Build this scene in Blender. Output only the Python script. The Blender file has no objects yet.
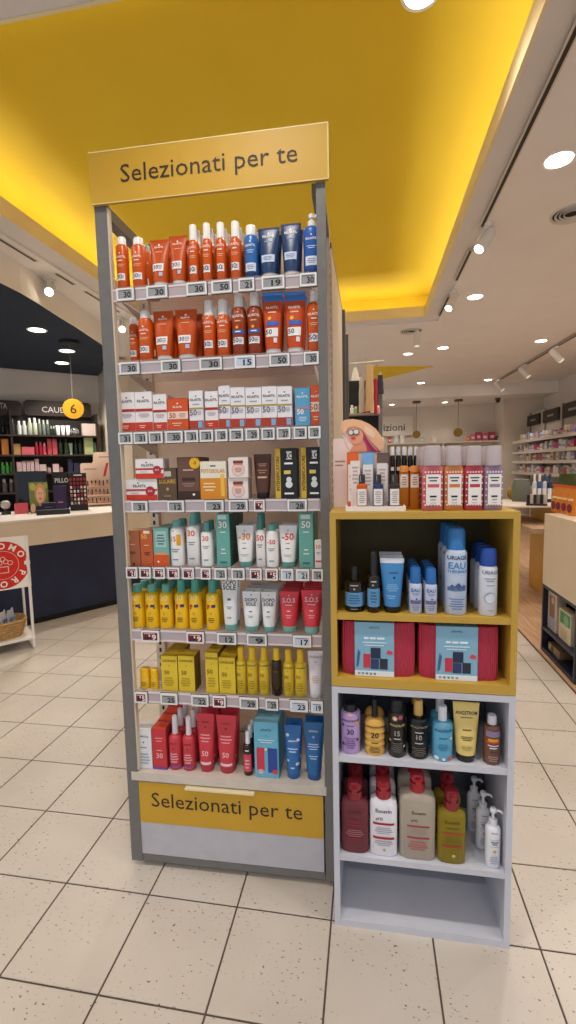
import bpy, math, random
from mathutils import Vector, Matrix
random.seed(7)
D = bpy.data
SC = bpy.context.scene
COL = SC.collection

# ------------------------------------------------------------------ camera
F, PITCH, ROLL, CH, YAW = 472.507, 0.09683, -0.02178, 1.3955, 0.16978
cam = D.cameras.new('camera')
cam.sensor_fit = 'VERTICAL'; cam.sensor_height = 24.0; cam.lens = 24.0 * F / 1024.0
cam.clip_start = 0.02; cam.clip_end = 200
cam_ob = D.objects.new('camera', cam); COL.objects.link(cam_ob)
cam_ob.rotation_euler = (Matrix.Rotation(YAW, 3, 'Z') @ Matrix.Rotation(math.pi/2 - PITCH, 3, 'X') @ Matrix.Rotation(ROLL, 3, 'Z')).to_euler()
cam_ob.location = (0, 0, CH)
SC.camera = cam_ob

# ------------------------------------------------------------------ world, daylight from the open shop front, exposure
SC.view_settings.view_transform = 'Standard'
SC.view_settings.look = 'None'
SC.view_settings.gamma = 1.0
SC.view_settings.use_curve_mapping = False
SC.view_settings.exposure = 0.12
w = D.worlds.new('world'); SC.world = w; w.use_nodes = True
w.node_tree.nodes['Background'].inputs[0].default_value = (0.80, 0.88, 1.0, 1)
w.node_tree.nodes['Background'].inputs[1].default_value = 0.7
DOWN_W, TRACK_W, COVE_E = 44.0, 30.0, 9.5
WARM = (1.0, 0.94, 0.87)

# ------------------------------------------------------------------ pixel -> direction (camera calibration)
def ray(px, py):
    X = (px-288)/F; U = (512-py)/F
    cr, sr = math.cos(ROLL), math.sin(ROLL)
    x = X*cr-U*sr; u = X*sr+U*cr
    cp, sp = math.cos(PITCH), math.sin(PITCH)
    y = cp+u*sp; z = -sp+u*cp
    c, s = math.cos(YAW), math.sin(YAW)
    return Vector((x*c-y*s, x*s+y*c, z))
O = Vector((0, 0, CH))
def onplane(px, py, P, n):
    d = ray(px, py); n = Vector(n)
    return O + d*((Vector(P)-O).dot(n)/d.dot(n))
def onz(px, py, z): return onplane(px, py, (0, 0, z), (0, 0, 1))
def ony(px, py, y): return onplane(px, py, (0, y, 0), (0, 1, 0))
def onx(px, py, x): return onplane(px, py, (x, 0, 0), (1, 0, 0))
def project(P):
    P = Vector(P)-O; c, s = math.cos(YAW), math.sin(YAW)
    x = P.x*c+P.y*s; y = -P.x*s+P.y*c; z = P.z
    cp, sp = math.cos(PITCH), math.sin(PITCH)
    d = y*cp-z*sp; u = y*sp+z*cp
    cr, sr = math.cos(ROLL), math.sin(ROLL)
    return (288+F*(x*cr+u*sr)/d, 512-F*(-x*sr+u*cr)/d, d)

# ------------------------------------------------------------------ materials
def lin(h):
    h = h.lstrip('#')
    v = [int(h[i:i+2], 16)/255 for i in (0, 2, 4)]
    return tuple(c/12.92 if c <= .04045 else ((c+.055)/1.055)**2.4 for c in v)+(1,)
MATS = {}
def mat(hexc, rough=.45, metal=0., emit=0., trans=0., alpha=1., spec=.5, coat=0., key=None):
    k = key or (hexc, rough, metal, emit, trans, alpha, spec, coat)
    if k in MATS: return MATS[k]
    m = D.materials.new(str(hexc)+'_r%d' % int(rough*100)); m.use_nodes = True
    b = m.node_tree.nodes['Principled BSDF']
    b.inputs['Base Color'].default_value = lin(hexc)
    b.inputs['Roughness'].default_value = rough
    b.inputs['Metallic'].default_value = metal
    b.inputs['Specular IOR Level'].default_value = spec
    b.inputs['Coat Weight'].default_value = coat
    if trans: b.inputs['Transmission Weight'].default_value = trans; b.inputs['IOR'].default_value = 1.2
    if alpha < 1: b.inputs['Alpha'].default_value = alpha
    if emit:
        b.inputs['Emission Color'].default_value = lin(hexc); b.inputs['Emission Strength'].default_value = emit
    MATS[k] = m
    return m
def noisy(name, c1, c2, scale=6., rough=.5, detail=4., stretch=(1, 1, 1), bump=0., lo=.35, hi=.65, metal=0.):
    m = D.materials.new(name); m.use_nodes = True
    nt = m.node_tree; N = nt.nodes; b = N['Principled BSDF']
    g = N.new('ShaderNodeNewGeometry'); mp = N.new('ShaderNodeMapping'); mp.inputs['Scale'].default_value = stretch
    nz = N.new('ShaderNodeTexNoise'); nz.inputs['Scale'].default_value = scale; nz.inputs['Detail'].default_value = detail
    cr = N.new('ShaderNodeValToRGB')
    cr.color_ramp.elements[0].color = lin(c1); cr.color_ramp.elements[1].color = lin(c2)
    cr.color_ramp.elements[0].position = lo; cr.color_ramp.elements[1].position = hi
    L = nt.links.new
    L(g.outputs['Position'], mp.inputs[0]); L(mp.outputs[0], nz.inputs['Vector']); L(nz.outputs[0], cr.inputs[0]); L(cr.outputs[0], b.inputs['Base Color'])
    b.inputs['Roughness'].default_value = rough; b.inputs['Metallic'].default_value = metal
    if bump:
        bp = N.new('ShaderNodeBump'); bp.inputs['Strength'].default_value = bump; bp.inputs['Distance'].default_value = .002
        L(nz.outputs[0], bp.inputs['Height']); L(bp.outputs[0], b.inputs['Normal'])
    return m
def tile_material():
    m = D.materials.new('floor_tile'); m.use_nodes = True
    nt = m.node_tree; N = nt.nodes; b = N['Principled BSDF']; L = nt.links.new
    g = N.new('ShaderNodeNewGeometry')
    n1 = N.new('ShaderNodeTexNoise'); n1.inputs['Scale'].default_value = 2.2; n1.inputs['Detail'].default_value = 5
    r1 = N.new('ShaderNodeValToRGB'); r1.color_ramp.elements[0].color = lin('#c3b8ac'); r1.color_ramp.elements[1].color = lin('#cec4b8')
    r1.color_ramp.elements[0].position = .35; r1.color_ramp.elements[1].position = .65
    mp = N.new('ShaderNodeMapping'); mp.inputs['Rotation'].default_value = (0, 0, .5); mp.inputs['Scale'].default_value = (1.0, 1.7, 1)
    n2 = N.new('ShaderNodeTexNoise'); n2.inputs['Scale'].default_value = 70; n2.inputs['Detail'].default_value = 2.5
    r2 = N.new('ShaderNodeValToRGB'); r2.color_ramp.elements[0].position = .645; r2.color_ramp.elements[1].position = .685
    n3 = N.new('ShaderNodeTexNoise'); n3.inputs['Scale'].default_value = 5
    r3 = N.new('ShaderNodeValToRGB'); r3.color_ramp.elements[0].position = .40; r3.color_ramp.elements[1].position = .52
    mu = N.new('ShaderNodeMath'); mu.operation = 'MULTIPLY'
    mx = N.new('ShaderNodeMix'); mx.data_type = 'RGBA'
    mx.inputs[7].default_value = lin('#6f6259')
    L(g.outputs['Position'], n1.inputs['Vector']); L(g.outputs['Position'], mp.inputs[0]); L(mp.outputs[0], n2.inputs['Vector']); L(g.outputs['Position'], n3.inputs['Vector'])
    L(n1.outputs[0], r1.inputs[0]); L(n2.outputs[0], r2.inputs[0]); L(n3.outputs[0], r3.inputs[0])
    L(r2.outputs[0], mu.inputs[0]); L(r3.outputs[0], mu.inputs[1]); L(mu.outputs[0], mx.inputs[0]); L(r1.outputs[0], mx.inputs[6]); L(mx.outputs[2], b.inputs['Base Color'])
    b.inputs['Roughness'].default_value = .38
    return m
def wave_mat(name, c1, scale=90., rough=.8):
    m = D.materials.new(name); m.use_nodes = True
    nt = m.node_tree; N = nt.nodes; b = N['Principled BSDF']; L = nt.links.new
    t = N.new('ShaderNodeTexCoord'); wv = N.new('ShaderNodeTexWave'); wv.inputs['Scale'].default_value = scale; wv.bands_direction = 'X'
    bp = N.new('ShaderNodeBump'); bp.inputs['Strength'].default_value = 1.0; bp.inputs['Distance'].default_value = .004
    L(t.outputs['Object'], wv.inputs['Vector']); L(wv.outputs[1], bp.inputs['Height']); L(bp.outputs[0], b.inputs['Normal'])
    b.inputs['Base Color'].default_value = lin(c1); b.inputs['Roughness'].default_value = rough
    return m

# ------------------------------------------------------------------ mesh helpers
class MB:
    def __init__(s): s.v = []; s.f = []
    def add(s, vs, fs):
        o = len(s.v); s.v += [tuple(p) for p in vs]; s.f += [tuple(i+o for i in f) for f in fs]; return s
    def box(s, x0, x1, y0, y1, z0, z1):
        return s.add([(x0,y0,z0),(x1,y0,z0),(x1,y1,z0),(x0,y1,z0),(x0,y0,z1),(x1,y0,z1),(x1,y1,z1),(x0,y1,z1)],
                     [(3,2,1,0),(4,5,6,7),(0,1,5,4),(1,2,6,5),(2,3,7,6),(3,0,4,7)])
    def prism(s, pts, z0, z1):
        n = len(pts)
        return s.add([(x,y,z0) for x,y in pts]+[(x,y,z1) for x,y in pts],
                     [tuple(range(n-1,-1,-1)), tuple(range(n,2*n))]+[(i,(i+1)%n,n+(i+1)%n,n+i) for i in range(n)])
    def prism_y(s, pts, y0, y1):     # outline in x,z extruded along y
        n = len(pts)
        return s.add([(x,y0,z) for x,z in pts]+[(x,y1,z) for x,z in pts],
                     [tuple(range(n)), tuple(range(2*n-1,n-1,-1))]+[((i+1)%n,i,n+i,n+(i+1)%n) for i in range(n)])
    def tube(s, pts, r, n=8):
        pts = [Vector(p) for p in pts]; rings = []
        for i, p in enumerate(pts):
            t = (pts[min(i+1,len(pts)-1)]-pts[max(i-1,0)]).normalized()
            a = t.orthogonal().normalized() if abs(t.z) < .99 else Vector((1,0,0))
            if abs(t.z) < .99: a = t.cross(Vector((0,0,1))).normalized()
            b = t.cross(a)
            rr = r[i] if isinstance(r, (list, tuple)) else r
            rings.append([p+a*rr*math.cos(2*math.pi*k/n)+b*rr*math.sin(2*math.pi*k/n) for k in range(n)])
        vs = [q for g in rings for q in g]; m = len(rings)
        fs = [(i*n+k, i*n+(k+1)%n, (i+1)*n+(k+1)%n, (i+1)*n+k) for i in range(m-1) for k in range(n)]
        fs += [tuple(range(n-1,-1,-1)), tuple(range((m-1)*n, m*n))]
        return s.add(vs, fs)
    def loft(s, secs, seg=18):
        rings = []
        for (z, a, b, n) in secs: rings.append([(x, y, z) for x, y in section(a, b, n, seg)])
        k = len(rings[0]); m = len(rings)
        vs = [q for g in rings for q in g]
        fs = [(i*k+j, i*k+(j+1)%k, (i+1)*k+(j+1)%k, (i+1)*k+j) for i in range(m-1) for j in range(k)]
        fs += [tuple(range(k-1,-1,-1)), tuple(range((m-1)*k, m*k))]
        return s.add(vs, fs)
    def move(s, M):
        s.v = [tuple(M @ Vector(p)) for p in s.v]; return s
    def mesh(s, name, m=None, smooth=40):
        me = D.meshes.new(name); me.from_pydata(s.v, [], s.f); me.update()
        if m: me.materials.append(m)
        if smooth:
            me.polygons.foreach_set('use_smooth', [True]*len(me.polygons)); me.set_sharp_from_angle(angle=math.radians(smooth))
        return me
    def build(s, name, m, parent=None, smooth=40, kind=None, label=None):
        o = D.objects.new(name, s.mesh(name, m, smooth)); COL.objects.link(o)
        if parent: o.parent = parent
        if kind: o['kind'] = kind
        if label: o['label'] = label
        return o
def section(a, b, n, seg):
    if n >= 50:
        c = min(a, b)*.06
        return [(-a+c,-b),(a-c,-b),(a,-b+c),(a,b-c),(a-c,b),(-a+c,b),(-a,b-c),(-a,-b+c)]
    out = []
    for i in range(seg):
        t = 2*math.pi*i/seg - math.pi/2
        ct, st = math.cos(t), math.sin(t)
        out.append((a*math.copysign(abs(ct)**(2/n), ct), b*math.copysign(abs(st)**(2/n), st)))
    return out
LABELS = {}
def tag(o, label, cat, group=None, kind=None):
    o['label'] = label; o['category'] = cat
    if group: o['group'] = group
    if kind: o['kind'] = kind
    LABELS.setdefault(label, []).append(o)
    return o
def empty(name, loc=(0,0,0), rz=0.):
    o = D.objects.new(name, None); COL.objects.link(o); o.location = loc; o.rotation_euler = (0,0,rz); o.empty_display_size = .05
    return o
def struct(name, mb, m, parent=None, smooth=0):
    o = mb.build(name, m, parent, smooth)
    if not parent: o['kind'] = 'structure'
    return o
def copy_tree(o, loc, parent=None):
    c = o.copy(); COL.objects.link(c); c.parent = parent
    if loc is not None: c.location = loc
    for ch in o.children: copy_tree(ch, None, c)
    return c

TXT = {}
def text_geo(s, bold=0.):
    if (s, bold) in TXT: return TXT[(s, bold)]
    cu = D.curves.new('t', 'FONT'); cu.body = s; cu.size = 1; cu.resolution_u = 2; cu.fill_mode = 'FRONT'; cu.offset = bold
    ob = D.objects.new('t', cu); COL.objects.link(ob)
    dg = bpy.context.evaluated_depsgraph_get()
    me = ob.evaluated_get(dg).to_mesh()
    v = [(p.co.x, p.co.y) for p in me.vertices]; f = [tuple(p.vertices) for p in me.polygons]
    ob.evaluated_get(dg).to_mesh_clear()
    D.objects.remove(ob); D.curves.remove(cu)
    xs = [p[0] for p in v]; ys = [p[1] for p in v]
    x0, x1, h = min(xs), max(xs), .70
    v = [((p[0]-(x0+x1)/2)/h, p[1]/h) for p in v]      # cap height 1, centred in x, baseline 0
    TXT[(s, bold)] = (v, f, (x1-x0)/h)
    return TXT[(s, bold)]
def words(s, cx, y, z, h, width, name, m, parent):
    """one mesh per word of a flat line of lettering facing -y"""
    v, f, wd = text_geo(s); k = width/wd
    xs = sorted(set(p[0] for p in v)); cuts = [(p+q)/2 for p, q in zip(xs, xs[1:]) if q-p > .22]
    groups = {}
    for fc in f: groups.setdefault(sum(v[fc[0]][0] > c for c in cuts), []).append(fc)
    for g in sorted(groups):
        ids = sorted({i for fc in groups[g] for i in fc}); mp = {i: n for n, i in enumerate(ids)}
        MB().add([(cx+v[i][0]*k, y, z+v[i][1]*h) for i in ids], [tuple(mp[i] for i in fc) for fc in groups[g]]).build(name, m, parent, 0)
def flat_text(mb, s, M, h, width=None, bold=0.):
    """text in the x-z plane facing -y, cap height h, centred; M places it"""
    v, f, wd = text_geo(s, bold)
    sx = h if width is None else width/wd
    return mb.add([M @ Vector((x*sx, 0, y*h)) for x, y in v], f)

# ------------------------------------------------------------------ products: lofted bodies with decals that hug the surface
class Product:
    def __init__(s, name, w, h, d):
        s.w, s.h, s.d = w, h, d; s.parts = []; s.secs = None; s.name = name; s.sub = []
    def part(s, name, mb, m, smooth=40): s.parts.append((name, mb, m, smooth)); return s
    def body(s, secs, m, name='body', smooth=40, seg=18):
        s.secs = secs; return s.part(name, MB().loft(secs, seg), m, smooth)
    def ab(s, z):
        S = s.secs
        if S[0][3] >= 50: return S[1][1:]
        if z <= S[0][0]: return S[0][1:]
        for p, q in zip(S, S[1:]):
            if z <= q[0]:
                t = (z-p[0])/max(q[0]-p[0], 1e-9)
                return tuple(p[i]+(q[i]-p[i])*t for i in (1,2,3))
        return S[-1][1:]
    def front(s, x, z, eps):
        a, b, n = s.ab(z)
        if n >= 50: return -b-eps
        q = min(abs(x)/a, .995)
        return -b*(1-q**n)**(1/n)-eps
    def decals(s, items):
        w, h = s.w, s.h; groups = {}
        for k, it in enumerate(items):
            eps = .0004+.00022*k
            if it[0] == 'p':          # patch x0 x1 z0 z1 colour (relative)
                _, x0, x1, z0, z1, c = it
                mb = groups.setdefault(('label', c), MB())
                flat = s.secs[0][3] >= 50
                nx, nz = (1, 1) if flat else (8, max(1, int((z1-z0)*8)))
                vs = []; fs = []
                for j in range(nz+1):
                    z = h*(z0+(z1-z0)*j/nz); a = s.ab(z)[0]
                    for i in range(nx+1):
                        x = 2*a*(x0+(x1-x0)*i/nx); vs.append((x, s.front(x, z, eps), z))
                for j in range(nz):
                    for i in range(nx): q = j*(nx+1)+i; fs.append((q, q+1, q+nx+2, q+nx+1))
                mb.add(vs, fs)
            elif it[0] in ('t', 'tv'):  # text xc zc height colour ; baseline centre
                _, txt, xc, zc, th, c = it
                v, f, wd = text_geo(txt, .02); hh = th*h*(1.2 if txt.strip('-').isdigit() else 1.05)
                mb = groups.setdefault(('printed_text', c), MB())
                if it[0] == 't':
                    a = s.ab(zc*h)[0]; sx = min(hh, 1.7*a/max(wd, .01)) if s.secs[0][3] < 50 else min(hh, 1.84*a/wd)
                    hh = min(hh, sx*1.25)
                    vs = [(2*a*xc+x*sx, zc*h+y*hh) for x, y in v]
                else:
                    vs = [(xc*w-y*hh+hh/2, zc*h+x*hh*.9) for x, y in v]
                mb.add([(x, s.front(x, z, eps+.0003), z) for x, z in vs], f)
            elif it[0] == 'l':          # rows of fine print x0 x1 z0 z1 n colour
                _, x0, x1, z0, z1, n, c = it
                mb = groups.setdefault(('fine_print', c), MB())
                for r in range(n):
                    z = h*(z0+(z1-z0)*(r+.5)/n); dz = h*(z1-z0)/n*.22
                    k2 = .62+.38*((r*37+11) % 10)/10; a = s.ab(z)[0]
                    xa, xb = 2*a*((x0+x1)/2-(x1-x0)/2*k2), 2*a*((x0+x1)/2+(x1-x0)/2*k2)
                    N_ = 4
                    vs = []
                    for i in range(N_+1):
                        x = xa+(xb-xa)*i/N_
                        vs += [(x, s.front(x, z-dz, eps+.0002), z-dz), (x, s.front(x, z+dz, eps+.0002), z+dz)]
                    mb.add(vs, [(2*i, 2*i+2, 2*i+3, 2*i+1) for i in range(N_)])
            elif it[0] == 'o':          # disc xc zc r colour (r relative to width)
                _, xc, zc, r, c = it
                mb = groups.setdefault(('emblem', c), MB())
                vs = []
                for i in range(14):
                    x = xc*w+r*w*math.cos(i*math.tau/14); z = zc*h+r*w*math.sin(i*math.tau/14)
                    vs.append((x, s.front(x, z, eps), z))
                mb.add(vs, [tuple(range(14))])
            elif it[0] == 'd':          # small diamond mark
                _, xc, zc, r, c = it
                mb = groups.setdefault(('emblem', c), MB())
                vs = [(xc*w+r*w*p, zc*h+r*w*q) for p, q in ((0,-1),(1,0),(0,1),(-1,0))]
                mb.add([(x, s.front(x, z, eps), z) for x, z in vs], [(0,1,2,3)])
        for (nm, c), mb in groups.items(): s.part(nm, mb, mat(c, .5), 0)
        return s
    def place(s, loc, rz, label, cat, group=None, tilt=0.):
        r = empty(s.name, loc, rz)
        if tilt: r.rotation_euler = (tilt, 0, rz)
        for nm, mb, m, sm in s.parts: mb.build(nm, m, r, sm)
        tag(r, label, cat, group)
        return r

def loft_cap(z0, z1, r0, r1, dome=.15):
    h = z1-z0
    return [(z0, r0, r0, 2), (z0+h*(1-dome), (r0+r1)/2 if dome > .4 else r1, (r0+r1)/2 if dome > .4 else r1, 2), (z0+h*(1-dome*.4), r1*.88, r1*.88, 2), (z1, r1*.55, r1*.55, 2)]
def P_can(w, h, d, o):            # aerosol with dome cap
    r = w/2; p = Product('spray_can', w, h, w); ct = o.get('ct', .80)
    p.body([(0, r*.93, r*.93, 2), (h*.012, r, r, 2), (h*(ct-.05), r, r, 2), (h*(ct-.015), r*.88, r*.88, 2), (h*ct, r*.72, r*.72, 2)], mat(o['c'], .3, o.get('metal', 0)))
    cr_ = r*o.get('cr', .74)
    p.part('cap', MB().loft([(h*(ct-.006), cr_, cr_, 2), (h*(.95), cr_*.94, cr_*.94, 2), (h*.985, cr_*.8, cr_*.8, 2), (h, cr_*.45, cr_*.45, 2)]), mat(o.get('cc', '#f2f0ea'), .35))
    return p
def P_spray(w, h, d, o):          # bottle with tall mist nozzle
    r = w/2; p = Product('spray_bottle', w, h, w); ct = o.get('ct', .72); nr = o.get('nr', .52); n = o.get('n', 2); b = r*o.get('flat', 1)
    p.body([(0, r*.92, b*.92, n), (h*.012, r, b, n), (h*(ct-.06), r, b, n), (h*(ct-.025), r*.86, b*.86, n), (h*ct, r*nr, r*nr, 2)], mat(o['c'], o.get('rough', .3), trans=o.get('tr', 0)))
    p.part('collar', MB().loft([(h*(ct-.004), r*nr*1.04, r*nr*1.04, 2), (h*(ct+.05), r*nr*1.04, r*nr*1.04, 2)]), mat(o.get('cc', '#f4f2ee'), .35))
    p.part('cap', MB().loft([(h*(ct+.05), r*nr*.98, r*nr*.98, 2), (h*.965, r*nr*.93, r*nr*.93, 2), (h*.99, r*nr*.84, r*nr*.84, 2), (h, r*nr*.62, r*nr*.62, 2)]), mat(o.get('cc', '#f4f2ee'), .35))
    return p
def P_tube(w, h, d, o):           # squeeze tube standing on its cap
    p = Product('cream_tube', w, h, w*.62); ch = o.get('ch', .11); k = o.get('k', .37)
    cw = w*k*o.get('cwr', .96)
    p.part('cap', MB().loft([(0, cw*.96, cw*.82, 2), (h*.008, cw, cw*.86, 2), (h*ch, cw*1.0, cw*.88, 2)]), mat(o.get('cc', '#f4f2ee'), .35))
    s = []
    for i in range(9):
        t = i/8; s.append((h*(ch+(1-ch-.035)*t), w*(k+(.5-k)*t**.85), w*k*.9*(1-t**1.6)+.0016, 2.2))
    s.append((h, w*.5, .0013, 2.4))
    p.body(s, mat(o['c'], o.get('rough', .35), trans=0))
    p.part('crimp', MB().box(-w*.495, w*.495, -.0022, .0022, h*.966, h*.998), mat(o.get('crimp', o['c']), .4), 0)
    return p
def P_carton(w, h, d, o):
    p = Product('carton', w, h, d)
    p.body([(0, w/2-.0006, d/2-.0006, 99), (.0008, w/2, d/2, 99), (h-.0008, w/2, d/2, 99), (h, w/2-.0006, d/2-.0006, 99)], mat(o['c'], .45), smooth=0)
    p.part('flap', MB().box(-w*.46, w*.46, -d/2-.0005, d*.3, h, h+.0007), mat(o.get('top', o['c']), .5), 0)
    if o.get('side'): p.part('side_panel', MB().box(w/2, w/2+.0005, -d*.49, d*.49, h*.004, h*.996), mat(o['side'], .5), 0)
    return p
def P_pump(w, h, d, o):           # dispenser bottle
    r = w/2; p = Product('pump_bottle', w, h, w); ct = o.get('ct', .74); n = o.get('n', 2.4); b = r*o.get('flat', .72); cc = o.get('cc', '#f4f2ee')
    p.body([(0, r*.93, b*.93, n), (h*.012, r, b, n), (h*(ct-.09), r, b, n), (h*(ct-.045), r*.92, b*.92, n), (h*(ct-.012), r*.62, b*.7, 2), (h*ct, r*.36, r*.36, 2)], mat(o['c'], o.get('rough', .25), trans=o.get('tr', 0)))
    q = o.get('pr', .42)*r
    if o.get('wide'):             # broad flip head
        p.part('collar', MB().loft([(h*(ct-.004), q*1.05, q*1.05, 2), (h*(ct+.10), q*1.05, q*1.05, 2)]), mat(cc, .35))
        p.part('pump_head', MB().loft([(h*(ct+.10), q*.8, q*.8, 2), (h*(ct+.14), q*1.05, q*1.0, 2.5), (h*.985, q*.95, q*.9, 2.5), (h, q*.7, q*.7, 2.5)]).box(-q*.35, q*.35, -q*2.0, -q*.5, h*(ct+.15), h*.985), mat(cc, .35))
    else:
        p.part('collar', MB().loft([(h*(ct-.004), q, q, 2), (h*(ct+.08), q, q, 2)]), mat(cc, .35))
        s = o.get('side', 1)
        p.part('pump_head', MB().loft([(h*(ct+.08), q*.35, q*.35, 2), (h*.93, q*.35, q*.35, 2), (h*.935, q*.8, q*.8, 2), (h*.985, q*.8, q*.8, 2), (h, q*.6, q*.6, 2)]).tube([(0,0,h*.96), (s*q*1.6,-q*.3,h*.965), (s*q*2.1,-q*.4,h*.93)], q*.3, 6), mat(cc, .35))
    return p
def P_jar(w, h, d, o):            # bottle with broad screw cap
    r = w/2; p = Product(o.get('nm', 'bottle'), w, h, w); ct = o.get('ct', .70); q = r*o.get('cr', .7); n = o.get('n', 2); b = r*o.get('flat', 1)
    if o.get('wavy'):
        s = [(0, r*.9, b*.9, 2)]
        for i in range(25):
            t = i/24; k = 1-.13*(.5+.5*math.cos(t*5*math.tau)); s.append((h*(.012+(ct-.07)*t), r*k, b*k, 2))
        s += [(h*(ct-.02), r*.75, b*.75, 2), (h*ct, r*.5, b*.5, 2)]
    else:
        s = [(0, r*.92, b*.92, n), (h*.012, r, b, n), (h*(ct-.08), r, b, n), (h*(ct-.035), r*.9, b*.9, n), (h*ct, max(q*.9, r*.4), max(q*.9, r*.4)*min(1, b/r+.2), 2)]
    p.body(s, mat(o['c'], o.get('rough', .22), trans=o.get('tr', 0)))
    p.part('cap', MB().loft([(h*(ct-.004), q, q, 2), (h*.97, q*o.get('taper', .97), q*o.get('taper', .97), 2), (h, q*o.get('taper', .97)*.85, q*o.get('taper', .97)*.85, 2)], 20), mat(o.get('cc', '#222222'), o.get('crough', .35), alpha=1, trans=o.get('ctr', 0)))
    return p
KIND = dict(can=P_can, spray=P_spray, tube=P_tube, carton=P_carton, pump=P_pump, jar=P_jar)
ORD = ['zeroth','first','second','third','fourth','fifth','sixth','seventh','eighth','ninth','tenth','eleventh','twelfth','thirteenth','fourteenth','fifteenth','sixteenth','seventeenth','eighteenth','nineteenth','twentieth'] + ['twenty-'+x for x in ('first','second','third','fourth','fifth','sixth','seventh','eighth','ninth')]
ORD += ['thirtieth']+['thirty-'+x for x in ('first','second','third','fourth','fifth','sixth','seventh','eighth','ninth')]+['fortieth']

# ================================================================== THE SETTING
M_ceil = noisy('ceiling_paint', '#efe8e1', '#f2ebe5', 3, .9)
M_ring = noisy('cove_ring_paint', '#e2dbd5', '#e6dfd9', 3, .9)
M_wall = noisy('wall_paint', '#dcd0c2', '#e2d7ca', 2, .85)
M_yceil = noisy('yellow_cove_paint', '#f0cd2a', '#f3d12f', 2, .75)
M_lip = noisy('cove_lip_paint', '#efdcae', '#f2e1b6', 3, .8)
M_navy_c = noisy('navy_ceiling_paint', '#172436', '#1b293d', 3, .8)
M_tile = tile_material()
M_grout = noisy('grout', '#51453c', '#5e5147', 20, .9)
M_black = mat('#141414', .5)
M_white = mat('#efece6', .4)
ZC, ZR, ZL, ZY = 2.98, 3.0, 3.11, 3.34          # ceiling, cove ring, lip top, yellow cove ceiling
CX0, CX1, CY0, CY1 = -2.25, .62, 1.67, 5.55       # cove opening
RW, CW_ = .16, .40                                          # ring width
# floor: grout bed, tiles as parts
G = .30; GX, GY = -1.02, 1.027
fl = MB(); fl.box(-7, 4.2, -3.5, 12.6, -.06, -.0025)
floor = struct('floor', fl, M_grout)
tb = MB(); t = G/2-.0028
tb.add([(-t,-t,-.0025),(t,-t,-.0025),(t,t,-.0025),(-t,t,-.0025),(-t,-t,-.0008),(t,-t,-.0008),(t,t,-.0008),(-t,t,-.0008),(-t+.001,-t+.001,0),(t-.001,-t+.001,0),(t-.001,t-.001,0),(-t+.001,t-.001,0)],
       [(0,1,5,4),(1,2,6,5),(2,3,7,6),(3,0,4,7),(4,5,9,8),(5,6,10,9),(6,7,11,10),(7,4,8,11),(8,9,10,11)])
tile_me = tb.mesh('tile', M_tile, 0)
cells = []
rest = MB()
for i in range(-20, 8):
    for j in range(-15, 40):
        x, y = GX+(i+.5)*G, GY+(j+.5)*G
        if x > 1.36 and y > 1.6: continue
        area = 0
        if y > .35:
            q = [project((x+a*t, y+b*t, 0)) for a, b in ((-1,-1),(1,-1),(1,1),(-1,1))]
            if all(p[2] > .2 for p in q):
                xs = [min(max(p[0], 0), 576) for p in q]; ys = [min(max(p[1], 0), 1024) for p in q]
                area = (max(xs)-min(xs))*(max(ys)-min(ys))
        cells.append((area, x, y))
cells.sort(reverse=True)
for k, (a, x, y) in enumerate(cells):
    if k < 300 and a > 0:
        o = D.objects.new('tile', tile_me); COL.objects.link(o); o.parent = floor; o.location = (x, y, 0)
    else:
        rest.add([(vx+x, vy+y, vz) for vx, vy, vz in tb.v], tb.f)
rest.build('far_tiles', M_tile, floor, 0, kind='stuff')

# ceiling with the cove cut out
ce = MB()
X0, X1, Y0, YB = -7, 3.75, -3.5, 10.4
rx0, rx1, ry0, ry1 = CX0-RW, CX1+RW, CY0-RW, CY1+RW
ce.box(X0, rx0, Y0, YB, ZC, ZR).box(rx1, X1, Y0, YB, ZC, ZR).box(rx0, rx1, Y0, ry0, ZC, ZR).box(rx0, rx1, ry1, YB, ZC, ZR)
ce.box(X0-.1, X1+.1, Y0-.1, YB+.1, ZY+.06, ZY+.1)
ceiling = struct('ceiling', ce, M_ceil)
qx0, qx1, qy0, qy1 = CX0-CW_, CX1+CW_, CY0-CW_, CY1+CW_
MB().box(qx0, CX0-.016, qy0, qy1, ZR+.001, ZR+.03).box(CX1+.016, qx1, qy0, qy1, ZR+.001, ZR+.03).box(CX0-.016, CX1+.016, qy0, CY0-.016, ZR+.001, ZR+.03).box(CX0-.016, CX1+.016, CY1+.016, qy1, ZR+.001, ZR+.03).build('cove_ring', M_ring, ceiling, 0)
lt = .015
MB().box(CX0-lt, CX0, CY0-lt, CY1+lt, ZR-.001, ZL).box(CX1, CX1+lt, CY0-lt, CY1+lt, ZR-.001, ZL).box(CX0, CX1, CY0-lt, CY0, ZR-.001, ZL).box(CX0, CX1, CY1, CY1+lt, ZR-.001, ZL).build('cove_lip', M_lip, ceiling, 0)
i_ = .004
MB().box(qx0, qx1, qy0, qy1, ZY, ZY+.05).box(qx0, qx0+.012, qy0, qy1, ZR+.031, ZY).box(qx1-.012, qx1, qy0, qy1, ZR+.031, ZY).box(qx0+.012, qx1-.012, qy0, qy0+.012, ZR+.031, ZY).box(qx0+.012, qx1-.012, qy1-.012, qy1, ZR+.031, ZY).build('cove_ceiling', M_yceil, ceiling, 0)
# LED strips on the ledge behind the lip
led = mat('#fffdf4', .5, emit=COVE_E)
for nm, b in (('x1', (CX1+.12, CX1+.15, CY0, CY1)), ('x0', (CX0-.15, CX0-.12, CY0, CY1)), ('y1', (CX0, CX1, CY1+.12, CY1+.15)), ('y0', (CX0, CX1, CY0-.15, CY0-.12))):
    MB().box(*b, ZR+.032, ZR+.045).build('led_strip', led, ceiling, 0)
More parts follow.
